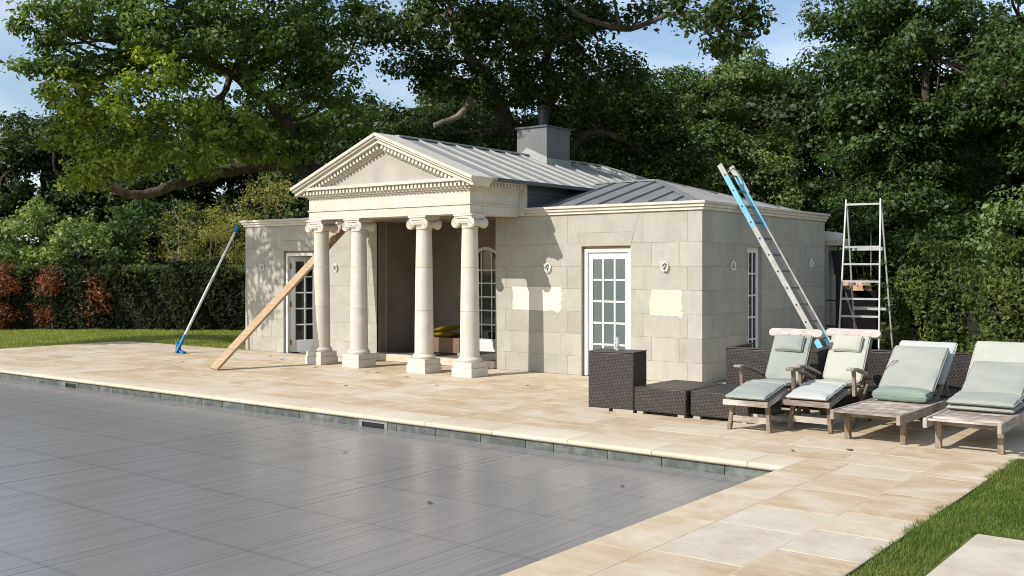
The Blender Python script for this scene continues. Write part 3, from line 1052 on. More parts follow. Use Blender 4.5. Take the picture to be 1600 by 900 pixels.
# arched glazed door
fm = MB()
fw = 0.06
for s in (-1, 1):
    xa, xb = sorted((AX + s * AR, AX + s * (AR - fw)))
    fm.box(xa, xb, NY + 0.03, NY + 0.11, 0.13, AS)
inn = [(AX + (AR - fw) * math.cos(t), AS + (AR - fw) * math.sin(t)) for t in np.linspace(0, math.pi, 17)]
for i in range(16):
    q = [pts[i], pts[i + 1], inn[i + 1], inn[i]]
    fm.add([(a, NY + 0.03, b_) for a, b_ in q] + [(a, NY + 0.11, b_) for a, b_ in q], [(0, 1, 2, 3), (2, 6, 7, 3), (7, 6, 5, 4), (0, 4, 5, 1)])
fm.box(AX - AR + fw, AX + AR - fw, NY + 0.05, NY + 0.10, 0.13, 0.36)
ad = fm.build('arched_door', 'white', house)
bm_ = MB()
for xx in (AX - 0.12, AX + 0.12):
    bm_.box(xx - 0.012, xx + 0.012, NY + 0.055, NY + 0.09, 0.36, AS + math.sqrt((AR - fw) ** 2 - 0.14 ** 2))
zs = [0.62, 0.88, 1.13, 1.38, 1.62]
xsb = [AX - AR + fw, AX - 0.132, AX - 0.108, AX + 0.108, AX + 0.132, AX + AR - fw]
for zz in zs:
    for k in (0, 2, 4):
        bm_.box(xsb[k], xsb[k + 1], NY + 0.058, NY + 0.087, zz - 0.012, zz + 0.012)
bm_.build('glazing_bars', 'white', ad)
gp = MB()
gp.add([(a, NY + 0.075, b_) for a, b_ in [(AX + AR - fw, 0.36)] + inn + [(AX - AR + fw, 0.36)]], [tuple(range(19))])
gp.build('pane', 'glass', ad)

# portico -------------------------------------------------------------
CX = [-6.714, -5.790, -4.312, -3.363]
CY = -1.124
def make_column():
    c = bpy.data.objects.new('column', None)
    COL.objects.link(c)
    c.parent = house
    c.empty_display_size = 0.2
    mb = MB()
    mb.box(-0.2, 0.2, -0.2, 0.2, 0.0, 0.135)
    mb.box(-0.185, 0.185, -0.185, 0.185, 0.1355, 0.225)
    mb.build('plinth', 'stone', c, bevel=0.004, seg=1)
    base = MB().lathe([(0.150, 0.2255), (0.178, 0.228), (0.188, 0.245), (0.188, 0.262), (0.178, 0.280), (0.164, 0.286), (0.164, 0.296), (0.156, 0.302)], n=36)
    base.build('column_base', 'stone', c)
    def r_at(z):
        t = (z - 0.30) / (2.27 - 0.30)
        return 0.150 - 0.027 * t ** 1.7
    for (za, zb_) in ((0.302, 0.99), (0.993, 1.66), (1.663, 2.262)):
        pr = [(r_at(za) - 0.003, za), (r_at(za), za + 0.003)]
        for k in range(1, 6):
            z = za + (zb_ - za) * k / 6
            pr.append((r_at(z), z))
        pr += [(r_at(zb_), zb_ - 0.003), (r_at(zb_) - 0.003, zb_)]
        MB().lathe(pr, n=40).build('shaft_drum', 'stone', c)
    cap = MB()
    cap.lathe([(0.124, 2.262), (0.132, 2.268), (0.138, 2.28), (0.132, 2.292), (0.126, 2.296), (0.140, 2.32), (0.158, 2.345), (0.160, 2.36), (0.13, 2.37)], n=36)
    # channel slab that joins the scrolls, with a shallow egg and dart band
    cap.box(-0.15, 0.15, -0.150, 0.150, 2.372, 2.418)
    for k in range(-2, 3):
        cap.lathe([(0.004, -0.02), (0.016, -0.012), (0.018, 0.0), (0.012, 0.014), (0.003, 0.02)], (k * 0.036, -0.150, 2.352), 10)
        cap.lathe([(0.004, -0.02), (0.016, -0.012), (0.018, 0.0), (0.012, 0.014), (0.003, 0.02)], (k * 0.036, 0.150, 2.352), 10)
    cap.box(-0.172, 0.172, -0.168, 0.168, 2.4185, 2.452)
    cap.box(-0.185, 0.185, -0.182, 0.182, 2.4522, 2.482)
    co = cap.build('capital', 'stone', c, bevel=0.003, seg=1)
    for s in (-1, 1):
        vx, vz, vr = s * 0.152, 2.345, 0.078
        MBv = MB()
        M = Matrix.Rotation(R(90), 3, 'X')
        pr = [(0.066, -0.165), (vr, -0.158), (vr, -0.125), (0.064, -0.105), (0.050, -0.04), (0.047, 0), (0.050, 0.04), (0.064, 0.105), (vr, 0.125), (vr, 0.158), (0.066, 0.165)]
        MBv.lathe(pr, (vx, 0, vz), 28, M)
        for f in (-1, 1):
            sp = []
            rr = []
            for k in range(46):
                t = k / 45
                ang = math.pi / 2 - s * t * 2.6 * 2 * math.pi
                ra = 0.071 * (1 - t) ** 0.85 + 0.006
                sp.append((vx + ra * math.cos(ang), f * 0.166, vz + ra * math.sin(ang)))
                rr.append(0.0085 * (1 - 0.5 * t))
            MBv.tube(sp, rr, 6)
            MBv.lathe([(0.014, -0.004), (0.014, 0.004), (0.008, 0.010)], (vx, f * 0.166, vz), 12, Matrix.Rotation(R(90) * -f, 3, 'X'))
        MBv.build('volute', 'stone', c)
    return c
col0 = make_column()
for i, xx in enumerate(CX):
    o = col0 if i == 0 else copy_tree(col0, house)
    o.location = (xx, CY, 0)

# entablature
EL, ER, EY = -6.852, -3.225, -1.285
def ushape(z0, z1, ov, name, mat='stone', bevel=0.004, inner=0.32):
    MB().box(EL - ov, ER + ov, EY - ov, EY + inner, z0, z1).build(name, mat, house, bevel=bevel, seg=1)
    MB().box(ER - inner, ER + ov, EY + inner, -0.06, z0, z1).build(name, mat, house, bevel=bevel, seg=1)
    MB().box(EL - ov, EL + inner, EY + inner, -0.06, z0, z1).build(name, mat, house, bevel=bevel, seg=1)
ushape(2.484, 2.622, 0.0, 'architrave')
ushape(2.622, 2.648, 0.018, 'taenia')
ushape(2.648, 2.842, 0.0, 'frieze')
ushape(2.842, 2.868, 0.020, 'bed_moulding')
ushape(2.868, 2.892, 0.045, 'bed_moulding')
ushape(2.892, 2.978, 0.050, 'dentil_band')
ushape(2.978, 3.028, 0.150, 'corona')
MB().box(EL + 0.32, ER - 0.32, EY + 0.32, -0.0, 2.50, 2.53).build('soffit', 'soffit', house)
# pilaster strips where the entablature returns meet the wings
for xa, xb in ((ER + 0.0, ER + 0.10), (EL - 0.10, EL)):
    MB().box(xa + 0.001, xb, -0.058, 0.03, HC + 0.001, 3.0).build('pilaster_strip', 'stone', house)
MB().box(EL, ER, -0.06, 0.10, HC + 0.022, 3.0).build('wall_band', 'stone', house)
# dentils
dn = MB()
x = EL - 0.10
while x < ER + 0.12:
    dn.box(x, x + 0.045, EY - 0.118, EY - 0.0505, 2.905, 2.977)
    x += 0.0815
for xs_, s in ((ER, 1), (EL, -1)):
    y = EY - 0.03
    while y < -0.10:
        xa, xb = sorted((xs_ + s * 0.0505, xs_ + s * 0.118))
        dn.box(xa, xb, y, y + 0.045, 2.905, 2.977)
        y += 0.0815
tag(dn.build('dentils', 'stone', house), kind='stuff')

# pediment
PXC = (EL + ER) / 2
HW = 2.05
EZ, RZ = 3.030, 3.835
slope = math.atan2(RZ - EZ - 0.0, HW)
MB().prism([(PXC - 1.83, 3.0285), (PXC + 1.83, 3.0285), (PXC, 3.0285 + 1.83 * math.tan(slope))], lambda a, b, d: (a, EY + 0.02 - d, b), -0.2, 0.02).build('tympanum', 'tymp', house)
def rake(name, n0, n1, yf, yb, mat='stone', ext=0.0):
    """sloped mouldings: n0..n1 measured down from the roof line, perpendicular to it"""
    for s in (-1, 1):
        ca, sa = math.cos(slope), math.sin(slope)
        L = HW / ca
        def P(t, n):
            return (PXC + s * (t * ca - 0) - s * 0 + s * (-n * sa) * 1.0, RZ - t * sa - n * ca)
        def at(t, n, y):
            a, z = P(t, n)
            return (a, y, z)
        t0a, t0b = n0 * math.tan(slope) * -1, n1 * math.tan(slope) * -1
        # mitred at the apex: the plane x = PXC
        def apex(n, y):
            return (PXC, y, RZ - n / ca)
        Le = L + ext
        vs = [apex(n0, yf), at(Le, n0, yf), at(Le, n1, yf), apex(n1, yf), apex(n0, yb), at(Le, n0, yb), at(Le, n1, yb), apex(n1, yb)]
        fs = [(0, 1, 2, 3), (7, 6, 5, 4), (0, 4, 5, 1), (2, 6, 7, 3), (1, 5, 6, 2), (0, 3, 7, 4)]
        if s > 0:
            fs = [tuple(reversed(f)) for f in fs]
        mb = MB().add(vs, fs)
        mb.build(name, mat, house, bevel=0.004, seg=1)
rake('raking_cornice', 0.0, 0.050, EY - 0.235, EY + 0.28)
rake('raking_cornice', 0.050, 0.085, EY - 0.205, EY + 0.26)
rake('raking_cornice', 0.085, 0.150, EY - 0.160, EY + 0.25)
rake('raking_bed', 0.150, 0.235, EY - 0.050, EY + 0.02, ext=-0.26)
rake('raking_bed', 0.235, 0.262, EY - 0.028, EY + 0.015, ext=-0.40)
rd = MB()
ca, sa = math.cos(slope), math.sin(slope)
for s in (-1, 1):
    t = 0.06
    while t < HW / ca - 0.36:
        cxn = 0.19
        vs = []
        for y in (EY - 0.118, EY - 0.0495):
            for (tt, nn) in ((t, 0.1505), (t + 0.045, 0.1505), (t + 0.045, 0.222), (t, 0.222)):
                vs.append((PXC + s * (tt * ca - nn * sa + 0.05), y, RZ - tt * sa - nn * ca - 0.05 * math.tan(slope) + 0.0))
        fs = [(0, 1, 2, 3), (7, 6, 5, 4), (0, 4, 5, 1), (1, 5, 6, 2), (2, 6, 7, 3), (3, 7, 4, 0)]
        if s > 0:
            fs = [tuple(reversed(f)) for f in fs]
        rd.add(vs, fs)
        t += 0.0815
tag(rd.build('dentils', 'stone', house), kind='stuff')

# main metal roof: separate panels with standing seams
YB = 7.3
YR = YB - HW
roof = bpy.data.objects.new('roof', None)
COL.objects.link(roof); roof.parent = house
y = EY + 0.285
pitch = 0.47
ce, se = math.cos(slope), math.sin(slope)
def roof_pt(s, a, y, n):
    # a = horizontal distance from ridge line
    return (PXC + s * a, y, RZ - 0.022 - a * math.tan(slope) + n)
while y < YB - 0.05:
    y2 = min(y + pitch, YB)
    for s in (-1, 1):
        # hip cut: for y > YR the ridge side moves outwards
        a0, a1 = max(0.0, y - YR), max(0.0, y2 - YR)
        if a0 > HW - 0.03:
            continue
        top = [(a0, y), (HW + 0.02, y), (HW + 0.02, y2), (min(a1, HW), y2)]
        vs = [roof_pt(s, a, yy, 0) for a, yy in top] + [roof_pt(s, a, yy, -0.02) for a, yy in top]
        fs = [(0, 1, 2, 3), (7, 6, 5, 4), (1, 5, 6, 2), (0, 4, 5, 1), (2, 6, 7, 3)]
        if s < 0:
            fs = [tuple(reversed(f)) for f in fs]
        mb = MB().add(vs, fs)
        if y > EY + 0.4:
            p0, p1 = Vector(roof_pt(s, max(a0, 0.03), y, 0.014)), Vector(roof_pt(s, HW + 0.02, y, 0.014))
            mb.bar(p0, p1, 0.016, 0.034)
        mb.build('roof_panel', 'metal', roof)
    y = y2
xq = PXC - HW
while xq < PXC + HW - 0.02:
    x2 = min(xq + pitch, PXC + HW)
    def hz(a):
        return abs(a - PXC)
    cut = [(xq, YR + hz(xq)), (x2, YR + hz(x2))]
    vs = []
    for dz in (0, -0.02):
        for (a, yy) in ((xq, YB + 0.02), (x2, YB + 0.02), (x2, min(cut[1][1], YB)), (xq, min(cut[0][1], YB))):
            vs.append((a, yy, RZ - 0.022 - (yy - YR) * math.tan(slope) + dz))
    MB().add(vs, [(3, 2, 1, 0), (4, 5, 6, 7), (0, 1, 5, 4)]).build('roof_panel', 'metal', roof)
    xq = x2
rg = MB()
rg.bar((PXC, EY + 0.29, RZ - 0.006), (PXC, YR, RZ - 0.006), 0.11, 0.03)
for s in (-1, 1):
    rg.bar((PXC, YR, RZ - 0.006), (PXC + s * HW, YB, EZ - 0.012), 0.10, 0.03)
rg.build('ridge_cap', 'metal', roof)
gt = MB()
for s in (-1, 1):
    xa, xb = sorted((PXC + s * (HW - 0.02), PXC + s * (HW + 0.055)))
    gt.box(xa, xb, EY + 0.30, YB + 0.02, EZ - 0.052, EZ + 0.002)
gt.build('gutter', 'clad', roof)
# dark clad walls of the raised centre block
for s, xw in ((1, ER), (-1, EL)):
    yy = 0.11
    while yy < YB - 0.2:
        y2 = min(yy + 0.62, YB - 0.2)
        xa, xb = sorted((xw - s * 0.12, xw - s * 0.0))
        MB().box(xa, xb, yy + 0.003, y2 - 0.003, HC + 0.02, EZ - 0.02).build('cladding_panel', 'clad', house)
        yy = y2
    xa, xb = sorted((xw, xw + s * 0.02))
    MB().box(xa, xb, 0.11, YB - 0.2, EZ - 0.17, EZ - 0.11).build('fascia', 'clad', house)
mb = MB().box(EL + 0.13, ER - 0.13, YB - 0.45, YB - 0.2, 0, EZ - 0.03)
mb.box(EL + 0.001, EL + 0.13, D, YB - 0.2, 0, HC)
mb.box(ER - 0.13, ER - 0.001, D, YB - 0.2, 0, HC)
mb.build('rear_wall', 'ashlar', house)
MB().box(EL + 0.13, ER - 0.13, 0.12, YB - 0.46, 2.95, 2.97).build('loft_floor', 'int', house)

# wing roofs: low hipped metal roofs behind the parapet
def wing_roof(mir):
    f = (lambda x: XL - x) if mir else (lambda x: x)
    A = (f(-2.0), 2.2, 3.15)
    Bp = (f(-3.22), 2.2, 3.15)
    c1, c2 = (f(-0.24), 0.24, 2.63), (f(-0.24), 4.35, 2.63)
    d1, d2 = (f(-3.22), 0.24, 2.63), (f(-3.22), 4.35, 2.63)
    r = bpy.data.objects.new('wing_roof', None)
    COL.objects.link(r); r.parent = house
    A_, B_ = Vector(A), Vector(Bp)
    def panel(vs):
        vs = [Vector(v) for v in vs]
        n = (vs[1] - vs[0]).cross(vs[2] - vs[0])
        if n.z < 0:
            vs.reverse()
        k = len(vs)
        lo = [v - Vector((0, 0, 0.02)) for v in vs]
        MB().add(vs + lo, [tuple(range(k)), tuple(reversed(range(k, 2 * k)))] + [(i, k + i, k + (i + 1) % k, (i + 1) % k) for i in range(k)]).build('roof_panel', 'metal_dark', r)
    def seam(p, q):
        MB().bar(p, q, 0.016, 0.034).build('standing_seam', 'metal_dark', r)
    def zf(x, y):
        """roof height at true (unmirrored) x, y"""
        return 2.63 + 0.52 * min((y - 0.24) / 1.96, (4.35 - y) / 2.15, (-0.24 - x) / 1.76, 1.0)
    xs_ = [-3.22, -2.80, -2.36, -1.92, -1.48, -1.04, -0.62, -0.24]
    for a, b_ in zip(xs_[:-1], xs_[1:]):
        def yt(x): return 0.24 + 1.96 * min(1, (-0.24 - x) / 1.76)
        def yb(x): return 4.35 - 2.15 * min(1, (-0.24 - x) / 1.76)
        sp = sorted([a, b_] + ([-2.0] if a < -2.0 < b_ else []))
        top = [(q, yt(q)) for q in reversed(sp)]
        poly = [(a, 0.24), (b_, 0.24)] + top
        poly = [p for i, p in enumerate(poly) if i == 0 or p != poly[i - 1]]
        if b_ > -0.25:
            poly = [(a, 0.24), (b_, 0.24), (a, yt(a))]
        panel([(f(x), y, zf(x, y)) for x, y in poly])
        top = [(q, yb(q)) for q in reversed(sp)]
        poly = [(a, 4.35), (b_, 4.35)] + top
        if b_ > -0.25:
            poly = [(a, 4.35), (b_, 4.35), (a, yb(a))]
        panel([(f(x), y, zf(x, y)) for x, y in poly])
        if a > -3.2:
            seam((f(a), 0.24, 2.645), (f(a), yt(a), zf(a, yt(a)) + 0.012))
    ysd = [0.24, 0.65, 1.06, 1.47, 1.88, 2.2, 2.6, 3.05, 3.5, 3.95, 4.35]
    for a, b_ in zip(ysd[:-1], ysd[1:]):
        def xt(y): return -0.24 - 1.76 * min((y - 0.24) / 1.96, (4.35 - y) / 2.15, 1)
        poly = [(-0.24, a), (-0.24, b_), (xt(b_), b_), (xt(a), a)]
        poly = [p for i, p in enumerate(poly) if p not in poly[:i]]
        if len(poly) > 2:
            panel([(f(x), y, zf(x, y)) for x, y in poly])
        if a > 0.3:
            seam((f(-0.24), a, 2.645), (f(xt(a)), a, zf(xt(a), a) + 0.012))
    hp = MB()
    up = Vector((0, 0, 0.014))
    hp.bar(A_ + up, B_ + up, 0.10, 0.026)
    hp.bar(A_ + up, Vector(c1) + up, 0.09, 0.026)
    hp.bar(A_ + up, Vector(c2) + up, 0.09, 0.026)
    hp.build('ridge_cap', 'metal_dark', r)
wing_roof(False)

# chimney
CHX0, CHX1, CHY0, CHY1, CHZ = -5.285, -4.59, 2.6, 3.36, 4.36
ch = bpy.data.objects.new('chimney', None)
COL.objects.link(ch); ch.parent = house
MB().box(CHX0 + 0.002, CHX1 - 0.002, CHY0 + 0.002, CHY1 - 0.002, 3.4, CHZ - 0.02).build('chimney_core', 'clad', ch)
mchim = simple('chimney zinc', (0.165, 0.168, 0.17), (0.135, 0.138, 0.14), 2, 0.6, 0.0)
MB().box(CHX0, CHX1, CHY0 - 0.012, CHY0 + 0.001, 3.42, CHZ - 0.02).build('chimney_panel', mchim, ch)
ym = CHY0 + (CHY1 - CHY0) * 0.52
MB().box(CHX1 - 0.001, CHX1 + 0.011, CHY0 - 0.012, ym - 0.003, 3.72, CHZ - 0.02).build('chimney_panel', mchim, ch)
MB().box(CHX1 - 0.001, CHX1 + 0.011, ym + 0.003, CHY1, 3.72, CHZ - 0.02).build('chimney_panel', mchim, ch)
MB().box(CHX0 - 0.03, CHX1 + 0.03, CHY0 - 0.04, CHY1 + 0.03, CHZ - 0.02, CHZ + 0.012).build('chimney_cap', 'clad', ch)
sk = MB()
sk.prism([(CHX0 - 0.03, 3.66), (CHX1 + 0.03, 3.55), (CHX1 + 0.03, 3.76), (PXC, 3.97), (CHX0 - 0.03, 3.76)], lambda a, b_, d: (a, CHY0 - 0.012 - d, b_), 0.0005, 0.022)
sk.box(CHX1 + 0.0115, CHX1 + 0.03, CHY0 - 0.01, CHY1 + 0.02, 3.5, 3.745)
sk.build('flashing', 'metal', ch, bevel=0.003, seg=1)
fl_ = MB().lathe([(0.10, CHZ + 0.012), (0.10, CHZ + 0.30), (0.112, CHZ + 0.31), (0.112, CHZ + 0.335), (0.075, CHZ + 0.345), (0.075, CHZ + 0.40), (0.13, CHZ + 0.40), (0.135, CHZ + 0.415), (0.03, CHZ + 0.47)], (-4.94, 2.98, 0), 24)
fl_.build('flue', 'black', ch)

# paint samples brushed on the wall, ragged edged thin coats
def paint_patch(x0, x1, z0, z1, mat, lab, seed):
    rp = random.Random(seed)
    mb = MB()
    k = 9
    h = (z1 - z0) / k
    for q in range(k):
        za, zb_ = z0 + q * h - rp.uniform(0, 0.016), z0 + (q + 1) * h + rp.uniform(0, 0.012)
        xa, xb = x0 + rp.uniform(-0.012, 0.022), x1 + rp.uniform(-0.022, 0.012)
        y = -0.0012 - 0.0004 * ((q * 5) % k)
        n = 14
        def e(): return rp.uniform(-0.005, 0.005)
        bot = [(xa + (xb - xa) * i / n, za + e()) for i in range(n + 1)]
        top = [(xa + (xb - xa) * i / n + e(), zb_ + e()) for i in range(n + 1)]
        bot[0] = (bot[0][0] + 0.008, bot[0][1] + 0.008); bot[n] = (bot[n][0] - 0.01, bot[n][1] + 0.006)
        if q == 0:
            bot[n - 1] = (bot[n - 1][0], bot[n - 1][1] - 0.035)
        m = n + 1
        vs = [(p[0], y, p[1]) for p in bot] + [(p[0], y, p[1]) for p in top] + [(p[0], 0.004, p[1]) for p in bot] + [(p[0], 0.004, p[1]) for p in top]
        fs = [(i, i + 1, m + i + 1, m + i) for i in range(n)] + [(i + 1, i, 2 * m + i, 2 * m + i + 1) for i in range(n)] + [(m + i, m + i + 1, 3 * m + i + 1, 3 * m + i) for i in range(n)]
        fs += [(0, m, 3 * m, 2 * m), (n, 2 * m + n, 3 * m + n, m + n)]
        mb.add(vs, fs)
    o = mb.build('paint_sample', mat, house)
    o['label'] = lab
paint_patch(-3.405, -2.425, 0.99, 1.345, 'paint_cream', 'cream paint sample brushed on the wall', 4)
paint_patch(-0.85, -0.315, 0.975, 1.335, 'paint_yellow', 'pale yellow paint sample brushed on the wall', 9)

# lower rear extension with gutter hopper and rails
ext = thing('rear_extension', 'low stone extension with a moulded top behind the right wing', 'building', (0, 4.98, 0))
MB().box(-2.9, -0.06, 0, 0.5, 0, 2.07).build('wall', 'ashlar', ext)
for ov, z0, z1 in ((0.03, 2.07, 2.11), (0.055, 2.11, 2.15), (0.08, 2.15, 2.19)):
    MB().box(-2.9, 0.12 + ov, -ov, 0.5, z0, z1).build('cornice', 'stone', ext)
dp = MB()
dp.prism([(0.06, 1.55), (0.20, 1.55), (0.26, 1.98), (0.0, 1.98)], lambda a, b_, d: (a, 0.24 - d, b_), 0, 0.2)
dp.box(0.08, 0.17, 0.05, 0.15, 0.0, 1.55)
dp.build('downpipe', 'black', ext)
for zz in (0.62, 1.08):
    MB().box(-0.03, 0.30, -0.12, -0.09, zz - 0.012, zz + 0.012).build('rail', 'black', ext)
fb = MB().prism([(0.0, 0), (0.34, 0), (0.36, 0.1), (0.05, 0.14)], lambda a, b_, d: (a, d, b_), -0.1, 0.1)
tag(fb.build('foam_block', 'foam', loc=(-0.20, 5.1, 2.192)), 'white foam block lying on top of the low rear extension', 'foam block')
# grey post left of the left wing
ub = MB().box(-0.14, 0.14, -0.12, 0.12, 0, 0.72).box(-0.16, 0.16, -0.14, 0.14, 0.72, 0.75)
tag(ub.build('utility_box', 'clad', loc=(-11.35, 2.2, -0.04)), 'dark grey utility box standing on the lawn beside the left wing', 'utility box')

# cable coils sticking out of the walls
def cable_coil(loc, rz, lab, seed):
    rc = random.Random(seed)
    t = thing('cable_coil', lab, 'cable', loc, rz, 'white cable coils waiting for wall lights')
    mb = MB()
    pts = []
    ph = rc.uniform(0, 6)
    for k in range(64):
        a = ph + k / 63 * 2 * math.pi * 2.4
        rr = 0.055 + 0.010 * math.sin(k * 0.37 + seed) 
        pts.append((rr * math.cos(a) * 0.85, -0.030 - 0.014 * math.sin(k * 0.21), rr * 1.15 * math.sin(a) - 0.01))
    pts.append((pts[-1][0] * 0.3, -0.01, 0.0)); pts.append((0, 0.012, 0.01))
    mb.tube(pts, 0.007, 6)
    mb.build('cable', 'cable', t)
    e = MB().tube([(0.0, 0.01, 0.01), (-0.03, -0.02, 0.03), (-0.06 + rc.uniform(-.02, .02), -0.045, 0.05), (-0.075, -0.03, 0.02)], 0.008, 6)
    e.build('cable_end', 'cable', t)
    MB().lathe([(0.016, -0.003), (0.016, 0.002)], n=10, M=Matrix.Rotation(R(90), 3, 'X')).build('cable_hole', 'mortar', t)
cable_coil((-9.69, 0, 1.684), 0, 'white cable coil on the dappled wall, left of the open door', 1)
cable_coil((-7.57, 0, 1.68), 0, 'white cable coil on the wall between the two left columns', 2)
cable_coil((-2.685, 0, 1.675), 0, 'white cable coil above the cream paint sample', 3)
cable_coil((-0.59, 0, 1.69), 0, 'white cable coil above the pale yellow paint sample', 4)
cable_coil((0, 0.94, 1.70), R(90), 'white cable coil on the shaded side wall, near the front corner', 5)
cable_coil((0, 4.0, 1.75), R(90), 'white cable coil at the far end of the shaded side wall', 6)

# ================================================================== BUILDERS' THINGS
# ladder leaning on the right wing
def ladder():
    base_y, bx = 1.0, 1.644
    t = thing('extension_ladder', 'long ladder with blue ends leaning against the right wing cornice', 'ladder', (bx, base_y, 0))
    top = Vector((-1.868, 0.0, 3.222))       # local
    n_r = 13
    foot = Vector((0, 0, 0))
    d = (top - foot)
    for s in (0, 1):
        y = s * 0.40
        names = [(0.0, 0.235, 'blue'), (0.235, 0.70, 'alu_pale'), (0.70, 0.945, 'blue'), (0.945, 1.0, 'alu_pale')]
        for a, b_, m in names:
            MB().bar(foot + d * a + Vector((0, y, 0)), foot + d * b_ + Vector((0, y, 0)), 0.030, 0.082, (0.87, 0, 0.49)).build('rail', m, t, bevel=0.004, seg=1)
        bl = MB()
        for k in range(n_r):
            p = foot + d * (0.05 + 0.9 * k / (n_r - 1)) + Vector((0, y - 0.016, 0))
            bl.lathe([(0.013, -0.004), (0.013, 0.004)], p, 8, Matrix.Rotation(R(90), 3, 'X'))
        bl.build('rivets', 'black', t)
    for k in range(n_r):
        p = foot + d * (0.05 + 0.9 * k / (n_r - 1))
        MB().tube([p + Vector((0, 0.014, 0)), p + Vector((0, 0.386, 0))], 0.015, 8).build('rung', 'alu_dark', t)
    MB().box(-0.05, 0.05, -0.02, 0.42, 0.0, 0.03).build('rubber_foot', 'black', t)
    h = d * 0.955
    MB().tube([h + Vector((0, 0.03, 0.0)), h + Vector((0.04, 0.2, 0.10)), h + Vector((0.05, 0.36, 0.05)), d * 0.86 + Vector((0.03, 0.40, 0.04))], 0.012, 8).build('rope', 'alu_pale', t)
ladder()

# aluminium step ladder
def step_ladder():
    t = thing('step_ladder', 'tall aluminium step ladder standing open beside the right wing', 'ladder', (0.98, 3.85, 0), R(7))
    W = 0.55
    top_z = 2.80
    def fr(z):  # front frame leans back slightly, widening to the floor
        k = 1 - z / top_z
        return W / 2 + 0.05 * k, -0.42 * k
    for s in (-1, 1):
        w0, y0 = fr(0); w1, y1 = fr(top_z)
        MB().bar((s * w0, y0, 0), (s * w1, y1, top_z), 0.022, 0.050, (0, 1, 0)).build('rail', 'alu', t)
        MB().bar((s * (w0 + 0.06 if s > 0 else w0 - 0.10), 0.55, 0), (s * w1, 0.05, top_z - 0.08), 0.022, 0.04, (0, 1, 0)).build('rear_leg', 'alu', t)
    for z in (0.30, 0.585, 0.87, 1.155, 1.44, 1.725, 2.01, 2.72):
        w, y = fr(z)
        MB().box(-w + 0.012, w - 0.012, y - 0.020, y + 0.020, z - 0.018, z + 0.014).build('rung', 'alu', t)
    for z, w in ((0.98, 0.30), (1.98, 0.275)):
        k = 1 - z / top_z
        MB().box(-w + 0.06, w, 0.05 + 0.40 * k - 0.012, 0.05 + 0.40 * k + 0.012, z - 0.028, z + 0.028).build('rear_bar', 'alu', t)
    MB().bar((-0.28, -0.05, 1.25), (-0.12, 0.42, 0.35), 0.02, 0.02).build('brace', 'alu', t)
step_ladder()

# telescopic pole
def pole():
    t = thing('telescopic_pole', 'long white pole with blue ends leaning on the left corner of the building', 'pole', (-10.58, -1.32, 0))
    a, b_ = Vector((0.02, 0.04, 0.22)), Vector((0.235, 1.20, 2.50))
    MB().tube([a, a + (b_ - a) * 0.55], 0.027, 12).build('pole', 'plastic_white', t)
    MB().tube([a + (b_ - a) * 0.55, b_], 0.023, 12).build('inner_pole', 'cable', t)
    bt = MB()
    bt.tube([a - (b_ - a) * 0.09, a + (b_ - a) * 0.06], [0.036, 0.032], 10)
    bt.prism([(-0.07, 0.0), (0.18, 0.0), (0.19, 0.035), (0.01, 0.07), (-0.01, 0.22), (-0.06, 0.22)], lambda p, q, d: (p, d, q), -0.04, 0.04)
    bt.build('brush_head', 'blue_dark', t, bevel=0.008, seg=2)
    MB().tube([b_ - (b_ - a) * 0.05, b_ + (b_ - a) * 0.01], [0.034, 0.046], 10).build('end_clamp', 'blue_dark', t)
pole()

# plank propped under the entablature
pk = MB().bar((0, 0, 0.02), (0.50, 2.42, 2.40), 0.215, 0.045, (0, -0.7, 0.7))
tag(pk.build('timber_plank', 'plank', loc=(-7.24, -2.96, 0), bevel=0.004, seg=1), 'long timber plank propped diagonally between the paving and the portico', 'plank')
pd = MB().box(-0.14, 0.14, -0.12, 0.12, 0.0, 0.03)
tag(pd.build('packing_board', 'white', loc=(-6.74, -0.52, 2.452)), 'small white packing board wedged between the plank top and the portico', 'board')

# things inside the niche
bx = thing('cardboard_box', 'brown cardboard box standing in the shaded niche behind the columns', 'box', (-5.27, 0.62, 0.13), R(6))
cb = MB().prism([(-0.30, 0.04), (0.34, 0.04), (0.34, 0.30), (-0.36, 0.30)], lambda a, b_, d: (a, -d, b_), -0.22, 0.22)
cb.build('box_body', 'card', bx)
MB().box(-0.28, 0.32, -0.2, 0.2, 0.0, 0.04).build('box_base', 'black', bx)
def sack(loc, rz, tilt, lab):
    s = MB()
    n = 8
    for i in range(n + 1):
        pass
    vs, fs = [], []
    nx, ny = 10, 6
    for sd in (1, -1):
        for j in range(ny + 1):
            for i in range(nx + 1):
                u, v = i / nx * 2 - 1, j / ny * 2 - 1
                th = 0.045 * (1 - u ** 4) * (1 - v ** 4) + 0.004 * math.sin(9 * u + 3 * v)
                vs.append((u * 0.27, v * 0.17, sd * th))
    w = nx + 1
    for k in range(2):
        o = k * w * (ny + 1)
        for j in range(ny):
            for i in range(nx):
                q = (o + j * w + i, o + j * w + i + 1, o + (j + 1) * w + i + 1, o + (j + 1) * w + i)
                fs.append(q if k == 0 else tuple(reversed(q)))
    s.add(vs, fs, True)
    o = s.build('yellow_sack', 'yellow', loc=loc, rot=(0, tilt, rz))
    tag(o, lab, 'sack')
sack((-5.33, 0.56, 0.478), R(5), 0.0, 'flat yellow sack lying directly on the cardboard box')
sack((-5.31, 0.60, 0.585), R(12), R(-9), 'tilted yellow sack on top of the flat yellow sack')
bk = MB().lathe([(0.12, 0), (0.15, 0.26), (0.158, 0.27), (0.145, 0.27), (0.115, 0.02)], n=20)
tag(bk.build('bucket', 'black', loc=(-6.02, 0.75, 0.128)), 'dark bucket in the niche beside the third column', 'bucket')
